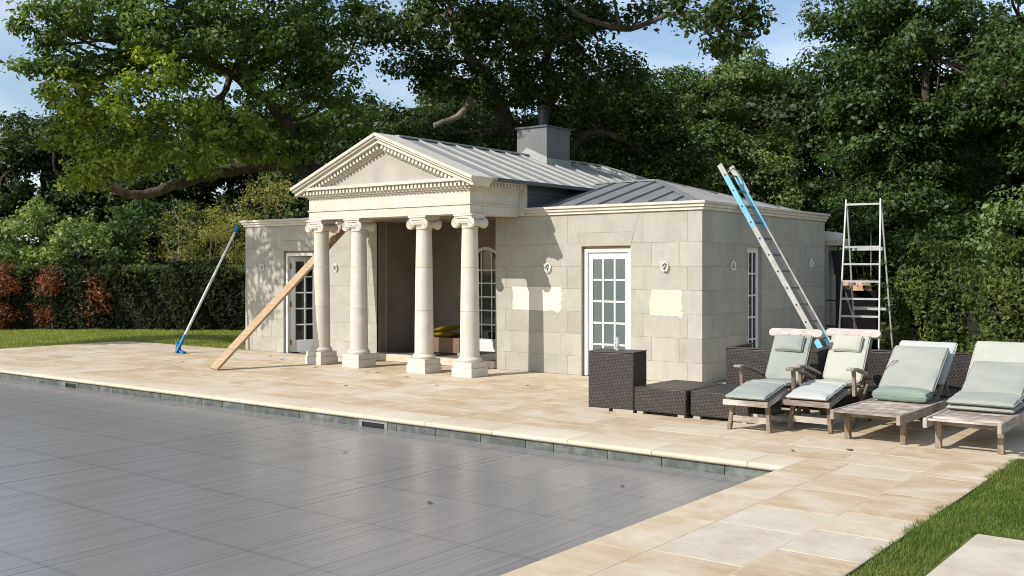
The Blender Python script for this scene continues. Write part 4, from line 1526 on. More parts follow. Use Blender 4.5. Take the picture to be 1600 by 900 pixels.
for k, (x, y, r) in enumerate(((-4.95, 0.55, 0.3), (-4.72, 0.62, 1.2), (-4.85, 0.42, 2.2))):
    rb = MB().prism([(-0.11, 0), (0.1, 0.0), (0.07, 0.05), (-0.08, 0.06)], lambda a, b_, d: (a, d, b_), -0.05, 0.06)
    tag(rb.build('stone_offcut', 'ashlar', loc=(x, y, 0.129), rot=(0, 0, r)), 'small stone offcut lying on the niche floor below the arched door', 'rubble', 'stone offcuts in the niche')

# log store behind the step ladder
ls = thing('log_store', 'black log store box behind the step ladder', 'box', (-1.15, 8.05, 0), R(15))
MB().box(-0.95, 0.95, -0.4, 0.4, -0.03, 1.20).build('box_body', simple('matt black board', (0.008, 0.008, 0.008), (0.012, 0.011, 0.010), 4, 0.9, spec=0.1), ls)  # plain near-black matt colour over the whole body
rl = random.Random(4)
for k in range(14):
    x = rl.uniform(0.15, 0.85)
    lg = MB().prism([(-0.07, 0), (0.08, 0), (0.05, 0.11), (-0.04, 0.09)], lambda a, b_, d: (a, d, b_), -0.17, 0.17)
    tag(lg.build('split_log', 'woodchip', loc=(-1.15 + x * 0.95, 8.0 + rl.uniform(-0.28, 0.1), 1.202 + (0.10 if k > 8 else 0.0)), rot=(0, 0, rl.uniform(-0.5, 0.9))), 'pale split log piled on the black log store', 'firewood', 'split logs on the log store')

# ================================================================== GARDEN FURNITURE
def wicker(mb, name, parent, mat='weave', bevel=0.012):
    return mb.build(name, mat, parent, bevel=bevel, seg=2, uv=True)

te = thing('tall_wicker_unit', 'tall dark brown wicker side unit with a water bottle on it', 'side unit', (0.405, -2.93, 0), R(8))
w = MB().box(-0.285, 0.285, -0.20, 0.20, 0.035, 0.68)
wicker(w, 'body', te)
MB().box(-0.29, 0.29, -0.205, 0.205, 0.6805, 0.693).build('top_rim', 'weave_rim', te, bevel=0.005)
for sx in (-1, 1):
    MB().box(sx * 0.15 - 0.125, sx * 0.15 + 0.125, -0.195, 0.195, 0.0, 0.036).build('foot_runner', 'foot_grey', te)

def ottoman(x, y, wd, dp_, rz, lab):
    t = thing('wicker_ottoman', lab, 'ottoman', (x, y, 0), rz, 'low wicker ottomans')
    wicker(MB().box(-wd / 2, wd / 2, -dp_ / 2, dp_ / 2, 0.035, 0.308), 'body', t)
    for sx in (-1, 1):
        for sy in (-1, 1):
            MB().box(sx * (wd / 2 - 0.07) - 0.04, sx * (wd / 2 - 0.07) + 0.04, sy * (dp_ / 2 - 0.05) - 0.035, sy * (dp_ / 2 - 0.05) + 0.035, 0, 0.036).build('foot', 'foot_grey', t)
ottoman(1.06, -2.63, 0.665, 0.92, R(-1), 'low wicker ottoman next to the tall wicker unit')
ottoman(1.755, -2.60, 0.68, 0.92, R(1), 'low wicker ottoman half hidden behind the first deckchair footrest')

sa_ = thing('wicker_armchair', 'dark wicker corner armchair behind the left deckchair with its back to the pool', 'armchair', (1.70, -1.22, 0), R(6))
wicker(MB().box(-0.56, 0.56, -0.44, -0.33, 0.04, 0.68), 'back_panel', sa_)
wicker(MB().box(0.45, 0.56, -0.329, 0.44, 0.04, 0.68), 'side_panel', sa_)
wicker(MB().box(-0.56, -0.50, -0.329, 0.40, 0.04, 0.68), 'side_panel', sa_)
wicker(MB().box(-0.499, 0.449, -0.329, 0.44, 0.04, 0.33), 'seat', sa_)
rim = MB().box(-0.565, 0.565, -0.445, -0.325, 0.681, 0.694)
rim.box(0.445, 0.565, -0.3245, 0.445, 0.681, 0.694)
rim.box(-0.565, -0.495, -0.3245, 0.405, 0.681, 0.694)
rim.build('top_rim', 'weave_rim', sa_, bevel=0.004)

sb = thing('wicker_sofa', 'long dark wicker sofa behind the loungers, facing the pool', 'sofa', (3.15, -1.22, 0), R(9))
wicker(MB().box(-0.86, 0.86, 0.20, 0.32, 0.04, 0.68), 'back_panel', sb)
wicker(MB().box(-0.86, 0.86, -0.50, 0.199, 0.04, 0.29), 'seat', sb)
MB().box(-0.865, 0.865, 0.195, 0.325, 0.681, 0.694).build('top_rim', 'weave_rim', sb, bevel=0.004)

# water bottle
bt = thing('water_bottle', 'clear plastic water bottle with a blue cap on the tall wicker unit', 'bottle', (0.40, -2.93, 0.6935))
MB().lathe([(0.030, 0.0), (0.034, 0.006), (0.033, 0.05), (0.030, 0.055), (0.033, 0.06), (0.033, 0.115), (0.030, 0.12), (0.033, 0.128), (0.030, 0.15), (0.014, 0.185), (0.012, 0.20)], n=18).build('bottle_body', 'bottle', bt)
MB().lathe([(0.0145, 0.196), (0.0145, 0.214), (0.012, 0.217)], n=16).build('cap', 'blue_dark', bt)
bt.scale = (0.82, 0.82, 0.82)

def pad(name, mat, parent, p0, p1, w, th, up=None, bulge=0.014, label=None, seg=18, wob=0.006, seed=0):
    """cushion slab lying from p0 to p1 (centre lines of its under side, in x=const plane), width w along X"""
    p0, p1 = Vector(p0), Vector(p1)
    d = p1 - p0
    L = d.length
    d.normalize()
    nrm = Vector((1, 0, 0)).cross(d).normalized()
    if nrm.z < 0 or (abs(nrm.z) < 1e-3 and nrm.y > 0):
        nrm = -nrm
    rp = random.Random(seed)
    ph = [rp.uniform(0, 6) for _ in range(4)]
    nx, ny = 10, seg
    vs, fs = [], []
    def edge(u):
        return max(0.0, 1 - abs(u) ** 10) ** 0.5
    for sd in (1, 0):
        for j in range(ny + 1):
            for i in range(nx + 1):
                # cosine spacing concentrates vertices at the rims
                u = -math.cos(math.pi * i / nx); v = -math.cos(math.pi * j / ny)
                e = min(edge(u), edge(v))
                h = th / 2 + (1 if sd else -1) * (th / 2 * e + (bulge * (1 - u * u) * (1 - v * v) if sd else 0))
                if sd:
                    h += wob * e * (math.sin(7 * v + 2 * u + ph[0]) + 0.7 * math.sin(15 * v - 3 * u + ph[1]) + 0.6 * math.sin(9 * u + 5 * v + ph[2]) * (1 - v) * 0.5) * 0.6
                vs.append(p0 + d * (L * (v + 1) / 2) + Vector((1, 0, 0)) * (u * w / 2 * (1 - 0.012 * (1 - e))) + nrm * h)
    q = nx + 1
    for k in range(2):
        o = k * q * (ny + 1)
        for j in range(ny):
            for i in range(nx):
                f = (o + j * q + i, o + j * q + i + 1, o + (j + 1) * q + i + 1, o + (j + 1) * q + i)
                fs.append(f if k == 0 else tuple(reversed(f)))
    mb = MB().add(vs, fs, True)
    me = mb.mesh(name)
    bm = bmesh.new(); bm.from_mesh(me)
    bmesh.ops.remove_doubles(bm, verts=bm.verts, dist=1e-5)
    bmesh.ops.recalc_face_normals(bm, faces=bm.faces)
    bm.to_mesh(me); bm.free()
    for p in me.polygons: p.use_smooth = True
    o = obj(name, me, mat, parent)
    if label: o['label'] = label
    loop = []
    for (u0, v0), (u1, v1) in zip(((-1, -1), (1, -1), (1, 1), (-1, 1)), ((1, -1), (1, 1), (-1, 1), (-1, -1))):
        for k in range(8):
            t = 0.04 + 0.92 * k / 7
            u, v = u0 + (u1 - u0) * t, v0 + (v1 - v0) * t
            loop.append(p0 + d * (L * (v * 0.998 + 1) / 2) + Vector((1, 0, 0)) * (u * w / 2 * 0.992) + nrm * (th / 2 + rp.uniform(-0.0015, 0.0015)))
    loop.append(loop[0])
    MB().tube(loop, 0.0042, 5, cap=False).build('piping', mat, o)
    return o

# steamer deckchairs -------------------------------------------------
def steamer(loc, rz, lab, cush_lab, mats, seed):
    t = thing('deckchair', lab, 'deckchair', loc, rz, 'weathered teak deckchairs')
    rr = random.Random(seed)
    foot_f, knee, hip, head = Vector((0, -0.10, 0.30)), Vector((0, 0.43, 0.395)), Vector((0, 0.93, 0.36)), Vector((0, 1.27, 0.90))
    hw = 0.235
    for s in (-1, 1):
        MB().bar((s * (hw - 0.02), -0.02, 0), (s * (hw - 0.055), 0.02, 0.30), 0.040, 0.050, (0, 1, 0)).build('front_leg', 'teak_z', t, bevel=0.003, seg=1)
        MB().bar((s * (hw + 0.02), 1.08, 0), (s * (hw + 0.02), 0.66, 0.38), 0.026, 0.050, (0, 0, 1)).build('crossed_leg', 'teak_z', t, bevel=0.003, seg=1)
        MB().bar((s * (hw + 0.048), 0.42, 0), (s * (hw + 0.048), 0.90, 0.40), 0.026, 0.050, (0, 0, 1)).build('crossed_leg', 'teak_z', t, bevel=0.003, seg=1)
        MB().bar(foot_f + Vector((s * (hw - 0.015), 0, -0.02)), knee + Vector((s * (hw - 0.015), 0, -0.02)), 0.026, 0.050).build('foot_rail', 'teak_y', t, bevel=0.003, seg=1)
        MB().bar(knee + Vector((s * (hw + 0.0), 0, -0.02)), hip + Vector((s * (hw + 0.0), 0.04, -0.02)), 0.026, 0.055).build('seat_rail', 'teak_y', t, bevel=0.003, seg=1)
        MB().bar(hip + Vector((s * (hw - 0.03), 0, -0.05)), head + Vector((s * (hw - 0.03), 0, 0)), 0.028, 0.045, (0, -1, 0)).build('back_post', 'teak_z', t, bevel=0.003, seg=1)
        # arm: a flat board that dips to the back, with a rounded front
        ap = [Vector((s * (hw + 0.05), 0.33, 0.615)), Vector((s * (hw + 0.05), 0.45, 0.612)), Vector((s * (hw + 0.05), 0.62, 0.585)), Vector((s * (hw + 0.045), 0.82, 0.535)), Vector((s * (hw + 0.02), 1.04, 0.46))]
        am = MB()
        vs, fs = [], []
        ww = [0.042, 0.046, 0.040, 0.032, 0.028]
        for p, w_ in zip(ap, ww):
            for dx, dz in ((-w_, -0.014), (w_, -0.014), (w_, 0.014), (-w_, 0.014)):
                vs.append(p + Vector((dx, 0, dz)))
        for i in range(4):
            for k in range(4):
                k2 = (k + 1) % 4
                fs.append((i * 4 + k, i * 4 + k2, (i + 1) * 4 + k2, (i + 1) * 4 + k))
        fs += [(3, 2, 1, 0), (16, 17, 18, 19)]
        am.add(vs, fs)
        am.build('arm', 'teak_y', t, bevel=0.006, seg=2)
        MB().bar((s * (hw + 0.05), 0.47, 0.33), (s * (hw + 0.05), 0.45, 0.60), 0.034, 0.044, (0, 1, 0)).build('arm_post', 'teak_z', t, bevel=0.003, seg=1)
    MB().bar((-hw + 0.03, -0.005, 0.115), (hw - 0.03, -0.005, 0.115), 0.022, 0.06).build('stretcher', 'teak_x', t)
    MB().bar((-hw - 0.02, 1.03, 0.07), (hw + 0.02, 1.03, 0.07), 0.022, 0.05).build('stretcher', 'teak_x', t)
    MB().bar((-hw - 0.05, 0.48, 0.08), (hw + 0.05, 0.48, 0.08), 0.022, 0.05).build('stretcher', 'teak_x', t)
    MB().bar(foot_f + Vector((-hw - 0.005, -0.012, -0.01)), foot_f + Vector((hw + 0.005, -0.012, -0.01)), 0.03, 0.055, (0, 0, 1)).build('front_bar', 'teak_x', t, bevel=0.003, seg=1)
    for a, b_, n in ((foot_f, knee, 6), (knee, hip, 6), (hip, head, 6)):
        for k in range(n):
            p = a + (b_ - a) * ((k + 0.6) / n)
            dv = (b_ - a).normalized()
            nr = Vector((1, 0, 0)).cross(dv).normalized()
            MB().bar(p + Vector((-hw + 0.035, 0, 0)) , p + Vector((hw - 0.035, 0, 0)), 0.05, 0.014, nr if nr.z > 0 else -nr).build('slat', 'teak_x', t)
    # broad top rail with rounded ends
    ax = (head - hip).normalized()
    nx = Vector((1, 0, 0))
    nb = nx.cross(ax).normalized()
    tr = head + ax * 0.03
    outl = [(0.30 * math.copysign(1, c), 0) for c in (1,)]
    poly = []
    for k in range(9):
        a = -math.pi / 2 + math.pi * k / 8
        poly.append((0.258 + 0.050 * math.cos(a), -0.004 + 0.050 * math.sin(a)))
    for k in range(9):
        a = math.pi / 2 + math.pi * k / 8
        poly.append((-0.258 + 0.050 * math.cos(a), -0.004 + 0.050 * math.sin(a)))
    MB().prism(poly, lambda a, b_, d: tr + nx * a + ax * b_ - nb * d * (1 if nb.y > 0 else -1), -0.018, 0.030).build('top_rail', 'teak_pale', t, bevel=0.006, seg=2)
    # cushion: a thing of its own lying on the chair
    c = thing('cushion', cush_lab, 'cushion', loc, rz, 'deckchair cushions')
    up = Vector((0, 0, 0.012))
    fr_ = Vector((0, -0.010, 0.0))
    pad('foot_pad', mats[0], c, foot_f + Vector((0, -0.03, 0.022)), knee + Vector((0, -0.01, 0.022)), 0.43, 0.050, seed=seed)
    pad('seat_pad', mats[1], c, knee + Vector((0, 0.005, 0.022)), hip + Vector((0, -0.03, 0.022)), 0.43, 0.05, seed=seed + 1)
    off = nb * (-0.022 if nb.y > 0 else 0.022)
    pad('back_pad', mats[1], c, hip + off + ax * 0.06 + Vector((0, -0.02, 0)), head + off - ax * 0.02, 0.43, 0.05, seed=seed + 2, wob=0.007, seg=22)
    off2 = nb * (-0.082 if nb.y > 0 else 0.082)
    pad('head_pillow', mats[2], c, head + off2 - ax * 0.25, head + off2 - ax * 0.06, 0.31, 0.055, bulge=0.02, seed=seed + 3, wob=0.001)
    for s in (-1, 1):
        MB().bar(head + off2 * 0.95 + Vector((s * 0.07, 0, 0)) - ax * 0.07, head + off2 * 0.55 + Vector((s * 0.07, 0, 0)) + ax * 0.0, 0.012, 0.004).build('strap', mats[2], c)
MT['teak_pale'] = simple('bleached teak', (0.55, 0.495, 0.455), (0.37, 0.31, 0.27), 6, 0.85, stretch=(1.6, 12, 12), bmp=0.2, bscale=22)
steamer((2.30, -3.45, 0), R(1.5), 'weathered teak deckchair with sage cushions, leftmost of the loungers', 'sage green cushion with a darker head pillow on the leftmost deckchair', ('cush_sage', 'cush_sage', 'cush_sage'), 10)
steamer((2.80, -3.10, 0), R(0.5), 'weathered teak deckchair with faded cushions, standing slightly further back', 'faded cushion with a bleached white foot pad on the second deckchair', ('cush_white', 'cush_pale', 'cush_pale'), 20)

# flat sun loungers --------------------------------------------------
def lounger(loc, rz, lab, slat_drop=None):
    t = thing('sun_lounger', lab, 'sun lounger', loc, rz, 'weathered teak sun loungers')
    hw, y0, y1, z = 0.31, -0.28, 1.75, 0.30
    for s in (-1, 1):
        MB().box(s * hw - 0.018, s * hw + 0.018, y0, y1, z - 0.085, z + 0.005).build('side_rail', 'teak_y', t, bevel=0.004, seg=1)
        for yy in (0.02, 1.45):
            MB().box(s * (hw - 0.045) - 0.026, s * (hw - 0.045) + 0.026, yy - 0.03, yy + 0.03, 0.0, z - 0.022).build('leg', 'teak_z', t, bevel=0.004, seg=1)
    MB().box(-hw + 0.072, hw - 0.072, 0.0, 0.028, z - 0.085, z - 0.03).build('cross_bar', 'teak_x', t)
    MB().box(-hw + 0.02, hw - 0.02, 1.60, 1.63, z - 0.085, z - 0.03).build('cross_bar', 'teak_x', t)
    yy = y0 + 0.012
    k = 0
    while yy < 1.02:
        dz = 0
        if slat_drop is not None and k == slat_drop:
            yy += 0.085; k += 1
            continue
        MB().box(-hw + 0.0185, hw - 0.0185, yy, yy + 0.068, z - 0.017, z).build('slat', 'teak_x', t, bevel=0.003, seg=1)
        yy += 0.085
        k += 1
    # raised backrest
    a, b_ = Vector((0, 1.04, z - 0.01)), Vector((0, 1.64, z + 0.46))
    for s in (-1, 1):
        MB().bar(a + Vector((s * 0.26, 0, 0)), b_ + Vector((s * 0.26, 0, 0)), 0.03, 0.035).build('back_rail', 'teak_y', t)
    n = 8
    for k in range(n):
        p = a + (b_ - a) * ((k + 0.5) / n)
        MB().bar(p + Vector((-0.245, 0, 0.0)), p + Vector((0.245, 0, 0.0)), 0.07, 0.016, Vector((0, -0.6, 0.78))).build('slat', 'teak_x', t)
    for s in (-1, 1):
        MB().bar(a + (b_ - a) * 0.72 + Vector((s * 0.22, 0.01, -0.03)), Vector((s * 0.22, 1.62, z - 0.04)), 0.02, 0.03).build('back_prop', 'teak_z', t)
    return a, b_
la, lb = lounger((3.52, -3.33, 0), R(-1), 'weathered teak sun lounger with a folded green cushion, nearer the deckchairs')
lounger((4.365, -3.33, 0), R(1), 'weathered teak sun lounger with a missing front slat, at the right edge', slat_drop=1)

def tri_pad(loc, rz, lab, parts, group='lounger cushions'):
    c = thing('cushion', lab, 'cushion', loc, rz, group)
    for k, (nm, mat, p0, p1, w, th, lb_) in enumerate(parts):
        pad(nm, mat, c, p0, p1, w, th, seed=int(abs(loc[0] * 10)) + k, label=lb_, wob=0.006, seg=18)
    return c
ld = (lb - la).normalized()
nn = Vector((0, -ld.z, ld.y))
c3 = tri_pad((3.52, -3.33, 0), R(-1), 'thick green cushion folded against the backrest of the lounger beside the deckchairs', [
    ('back_pad', 'cush_white', la + nn * 0.02 + ld * 0.22, lb + nn * 0.02 + ld * 0.10, 0.60, 0.05, 'bleached back section'),
    ('middle_pad', 'cush_pale', la + nn * 0.078 + ld * 0.16, lb + nn * 0.078 - ld * 0.06, 0.50, 0.05, None),
    ('folded_pad', 'cush_grey', la + nn * 0.138 + ld * -0.02 + Vector((0, -0.02, 0)), lb + nn * 0.138 - ld * 0.12, 0.56, 0.055, 'grey green folded section'),
    ('rolled_pad', 'cush_green', Vector((0, 0.70, 0.306)), Vector((0, 0.92, 0.322)), 0.55, 0.115, 'bright green rolled section'),
])
MB().tube([la + nn * 0.20 + ld * 0.22 + Vector((-0.27, 0, 0)), la + nn * 0.205 + ld * 0.36 + Vector((-0.22, 0, 0)), la + nn * 0.205 + ld * 0.37 + Vector((-0.17, 0, 0)), la + nn * 0.21 + ld * 0.27 + Vector((-0.22, 0, 0))], 0.004, 6).build('tie_cord', 'teak_z', c3)
c4 = tri_pad((4.365, -3.33, 0), R(1), 'pale grey green cushion slumped on the lounger at the right edge', [
    ('back_pad', 'cush_pale', la + nn * 0.02 + ld * 0.10 + Vector((0, 0, 0.0)), lb + nn * 0.02 + ld * 0.14, 0.62, 0.055, None),
    ('under_pad', 'cush_grey', Vector((0.0, 0.40, 0.306)), Vector((0.0, 1.0, 0.320)), 0.60, 0.05, None),
    ('slumped_pad', 'cush_grey', Vector((0.01, 0.38, 0.358)), Vector((0.01, 0.86, 0.402)), 0.60, 0.055, None),
    ('leaning_pad', 'cush_grey', Vector((0.02, 0.80, 0.405)), la + nn * 0.085 + ld * 0.52 + Vector((0.02, 0, 0)), 0.56, 0.05, None),
])

# ================================================================== VEGETATION
def leaf_mesh(name, centers, normals, sizes, rng, aspect=0.62, fold=0.16, dirs=None, mat=None):
    n = len(centers)
    nrm = normals / (np.linalg.norm(normals, axis=1, keepdims=True) + 1e-9)
    a = rng.normal(size=(n, 3)) if dirs is None else dirs + rng.normal(size=(n, 3)) * 0.25
    a -= nrm * np.sum(a * nrm, 1, keepdims=True)
    a /= (np.linalg.norm(a, axis=1, keepdims=True) + 1e-9)
    b = np.cross(nrm, a)
    L = sizes[:, None]
    W = L * aspect * rng.uniform(0.8, 1.15, (n, 1))
    mid = centers + a * L * 0.05
    v = np.empty((n, 4, 3), np.float32)
    v[:, 0] = centers - a * L * 0.5
    v[:, 1] = mid - b * W * 0.5 + nrm * L * fold
    v[:, 2] = centers + a * L * 0.5 - nrm * L * fold * 0.6
    v[:, 3] = mid + b * W * 0.5 + nrm * L * fold
    me = bpy.data.meshes.new(name)
    me.vertices.add(n * 4)
    me.vertices.foreach_set('co', v.reshape(-1))
    me.loops.add(n * 4)
    me.loops.foreach_set('vertex_index', np.arange(n * 4, dtype=np.int32))
    me.polygons.add(n)
    me.polygons.foreach_set('loop_start', np.arange(0, n * 4, 4, dtype=np.int32))
    me.polygons.foreach_set('loop_total', np.full(n, 4, dtype=np.int32))
    me.update(calc_edges=True)
    if mat:
        me.materials.append(MT[mat])
    return me

def unit(rng, n):
    d = rng.normal(size=(n, 3))
    return d / np.linalg.norm(d, axis=1, keepdims=True)

def foliage(boughs, rng, per_m2=26, leaf=0.13, tuft_r=0.30, per_tuft=34, flat_=0.75, low=0.35):
    """boughs: (x, y, z, r) ellipsoids covered by tufts of leaves. returns centres, normals, sizes"""
    C, Nn, S = [], [], []
    for (x, y, z, r) in boughs:
        nt = max(5, int(per_m2 * r * r))
        d = unit(rng, nt)
        d[:, 2] = np.where(d[:, 2] < -0.2, d[:, 2] * low, d[:, 2])
        fr = rng.uniform(0.42, 1.0, nt) ** 0.6
        lump = 1 + 0.22 * np.sin(d[:, 0] * 4 + x * 3) * np.sin(d[:, 1] * 4 + y * 3)
        tc = np.array([x, y, z]) + d * (fr * r * lump)[:, None] * np.array([1, 1, flat_])
        k = rng.poisson(per_tuft, nt) + 4
        idx = np.repeat(np.arange(nt), k)
        m = len(idx)
        off = rng.normal(size=(m, 3)) * tuft_r * np.array([0.55, 0.55, 0.38])
        pos = tc[idx] + off
        ol = off / (np.linalg.norm(off, axis=1, keepdims=True) + 1e-6)
        nr = d[idx] * 0.35 + ol * 0.45 + np.array([0, 0, 0.45]) + rng.normal(size=(m, 3)) * 0.42
        C.append(pos); Nn.append(nr); S.append(leaf * rng.uniform(0.45, 1.45, m))
    return np.concatenate(C), np.concatenate(Nn), np.concatenate(S)

def limb_mesh(limbs, name='trunk', wob=0.04, seed=1, sides=10):
    rg_ = random.Random(seed)
    mb = MB()
    for pts, r0, r1 in limbs:
        P = [Vector(p) for p in pts]
        fine, rad = [], []
        m = len(P) - 1
        for i in range(m):
            p0, p1, p2, p3 = P[max(i - 1, 0)], P[i], P[i + 1], P[min(i + 2, m)]
            for k in range(5):
                t = k / 5
                q = 0.5 * ((2 * p1) + (p2 - p0) * t + (2 * p0 - 5 * p1 + 4 * p2 - p3) * t * t + (3 * p1 - p0 - 3 * p2 + p3) * t ** 3)
                u = (i + t) / m
                rr = r0 + (r1 - r0) * u
                fine.append(q + Vector((rg_.gauss(0, 1), rg_.gauss(0, 1), rg_.gauss(0, 1))) * wob * rr * 1.6)
                rad.append(rr * rg_.uniform(0.92, 1.1))
        fine.append(P[-1]); rad.append(r1)
        mb.tube(fine, rad, sides)
    return mb

def twigs_for(boughs, src, rng, r0=0.05):
    """thin branches from the nearest limb point to every bough, then forks inside it"""
    out = []
    src = [Vector(p) for p in src]
    for (x, y, z, r) in boughs:
        c = Vector((x, y, z))
        s = min(src, key=lambda p: (p - c).length)
        mid = (s + c) / 2 + Vector((rng.normal(), rng.normal(), rng.normal() - 0.3)) * 0.12 * (c - s).length
        out.append(([s, mid, c], r0 * (0.7 + r * 0.4), r0 * 0.45))
        for k in range(4):
            d = unit(rng, 1)[0]
            d[2] = abs(d[2]) * 0.6 + d[2] * 0.2
            e = c + Vector(d) * r * 0.85
            out.append(([c, c + Vector(d) * r * 0.4 + Vector((0, 0, 0.08)), e], r0 * 0.42, r0 * 0.12))
    return out

def tree(name, label, loc, limbs, boughs, seed, leafmat, bark='bark', leaf=0.13, twig_r=0.05, twigs=True, cat='tree', group=None, **kw):
    rng = np.random.default_rng(seed)
    t = thing(name, label, cat, loc, 0, group)
    L = np.array(loc)
    lim = [([tuple(np.array(p) - L) for p in pts], a, b_) for pts, a, b_ in limbs]
    bo = [(x - loc[0], y - loc[1], z - loc[2], r) for x, y, z, r in boughs]
    src = [p for pts, a, b_ in lim for p in pts]
    tr = limb_mesh(lim, seed=seed)
    tr.build('trunk', bark, t)
    if twigs:
        limb_mesh(twigs_for(bo, src, rng, twig_r), seed=seed + 1, sides=5).build('branches', bark, t)['kind'] = 'stuff'
    c, n, s = foliage(bo, rng, leaf=leaf, **kw)
    obj('crown', leaf_mesh('crown', c, n, s, rng, mat=leafmat), None, t)
    return t

# --- big oak on the left, one heavy limb sweeping down, one rising
O1 = [(-12.77,-3.24,6.32,0.26),(-12.52,-3.04,5.94,0.30),(-12.95,-3.12,5.56,0.24),(-12.57,-2.83,5.49,0.30),(-12.39,-2.70,6.11,0.34),(-12.84,-2.53,5.13,0.26),(-12.40,-3.20,6.54,0.26),(-12.42,-2.72,6.64,0.35),(-12.74,-2.21,4.79,0.28),(-13.07,-2.46,4.28,0.22),(-12.18,-2.53,6.51,0.70),(-12.28,-2.60,5.64,0.55),(-12.60,-1.60,6.62,0.95),(-12.60,-1.60,5.58,0.85),(-13.74,-1.21,5.01,0.70),(-11.98,-1.12,6.76,1.05),(-12.77,-0.46,5.90,1.05),
      (-10.81,1.05,5.35,0.80),(-12.14,3.18,4.63,0.80),(-11.43,1.20,4.42,0.70),(-11.21,0.11,4.40,0.70),(-11.08,2.74,5.60,0.80),(-10.48,1.30,6.45,0.90),(-10.36,2.66,6.38,0.80),(-11.23,-1.17,6.25,0.90),(-10.84,-0.24,6.36,0.90),
      (-12.22,-0.04,6.59,1.15),(-11.46,0.55,7.00,1.2),(-12.88,1.98,6.44,1.10),(-12.94,1.93,5.09,0.95),(-14.01,2.37,4.37,0.75),(-11.49,1.79,7.10,1.25),(-11.99,2.67,6.29,1.15),(-12.89,3.23,5.08,0.95),
      (-11.34,3.17,7.33,1.15),(-12.03,3.90,6.32,0.85),(-12.65,4.68,5.21,1.05),(-10.69,3.67,7.33,0.9),(-12.29,-1.36,7.80,1.30),(-11.79,0.30,8.23,1.40),(-11.04,2.14,8.68,1.40),
      (-6.9,-1.5,7.95,0.62),(-6.1,0.4,7.6,0.55)]
O1T = [(-12.12, 0.29, 3.89, 0.55), (-11.84, 1.27, 4.21, 0.6), (-11.85, 2.27, 4.18, 0.5), (-12.07, -2.19, 4.8, 0.7), (-12.55, -2.18, 4.14, 0.7), (-12.29, -1.86, 3.68, 0.65), (-11.42, -1.69, 4.67, 0.8), (-11.88, -1.54, 3.89, 0.75), (-11.07, -0.91, 4.86, 0.85), (-11.36, -0.64, 4.07, 0.7), (-12.28, -2.6, 5.14, 0.55), (-10.9, -0.03, 4.56, 0.75), (-10.99, -1.61, 5.39, 0.7), (-12.93, -2.1, 3.4, 0.5), (-11.03, 0.88, 4.25, 0.6)]
l0 = [(-13.1, 5.2, -0.1), (-13.0, 5.0, 1.4), (-12.85, 4.5, 2.9), (-12.72, 4.0, 4.1)]
l1 = [(-12.72, 4.0, 4.05), (-12.59, 3.47, 4.53), (-12.11, 2.57, 5.09), (-12.12, 1.93, 5.6), (-12.23, 1.22, 5.98), (-12.21, 0.6, 6.14), (-12.3, -0.6, 6.25)]
l2 = [(-12.75, 4.1, 4.0), (-12.56, 2.86, 4.12), (-12.88, 1.98, 4.01), (-13.17, 1.13, 3.77), (-13.31, 0.38, 3.51), (-13.53, -0.04, 3.32), (-13.65, -0.51, 3.29), (-13.9, -0.9, 3.5)]
l3 = [(-12.29, 1.17, 6.02), (-12.4, 1.09, 5.59), (-12.69, 0.87, 5.38), (-13.2, 0.2, 5.3)]
l3b = [(-12.21, 0.6, 6.14), (-11.6, -0.6, 7.1), (-10.6, -1.2, 8.0), (-9.0, -1.5, 8.4), (-7.0, -1.3, 7.95)]
oak = tree('oak_tree', 'huge spreading oak behind the left wing, its heavy limb sweeping low to the left', (-13.1, 5.2, 0),
     [(l0, 0.46, 0.36), (l1, 0.19, 0.05), (l2, 0.165, 0.085), (l3, 0.085, 0.04), (l3b, 0.085, 0.04)], O1, 21, 'oak', leaf=0.105, per_tuft=48, per_m2=34, tuft_r=0.22)
rng = np.random.default_rng(77)
bo = [(x + 13.1, y - 5.2, z, r) for x, y, z, r in O1T]
c, n, s = foliage(bo, rng, leaf=0.10, per_tuft=48, per_m2=42, tuft_r=0.205)
tc = obj('turning_crown', leaf_mesh('turning_crown', c, n, s, rng, mat='oak_turning'), None, oak)
tc['label'] = 'lower left foliage turning yellow'

# --- slender tree left of the pool: its outer sprays dapple the left wing
DT = [(-11.7,-5.35,5.95,0.5),(-11.25,-5.6,6.9,0.75),(-12.0,-5.6,5.35,0.42),(-10.95,-5.9,6.5,0.6),(-10.7,-5.9,7.4,0.6),(-11.5,-5.9,7.4,0.6),(-13.2,-6.6,7.2,0.8),(-14.6,-7.2,7.6,0.9),(-16.2,-7.8,7.8,1.0),(-17.6,-8.3,8.4,1.1),(-18.6,-8.4,7.4,1.0),(-17.9,-8.8,6.6,0.9)]
tree('slender_tree', 'slender tree on the lawn beyond the left end of the pool', (-18.0, -8.3, 0),
     [([(-18.0, -8.3, -0.1), (-17.95, -8.3, 2.5), (-17.7, -8.2, 5.0), (-17.3, -8.1, 7.4)], 0.15, 0.06), ([(-17.7, -8.2, 5.0), (-15.6, -7.4, 6.6), (-13.4, -6.5, 6.9), (-11.3, -5.6, 6.6)], 0.08, 0.03)], DT, 25, 'oak', leaf=0.12, per_tuft=52, per_m2=30)

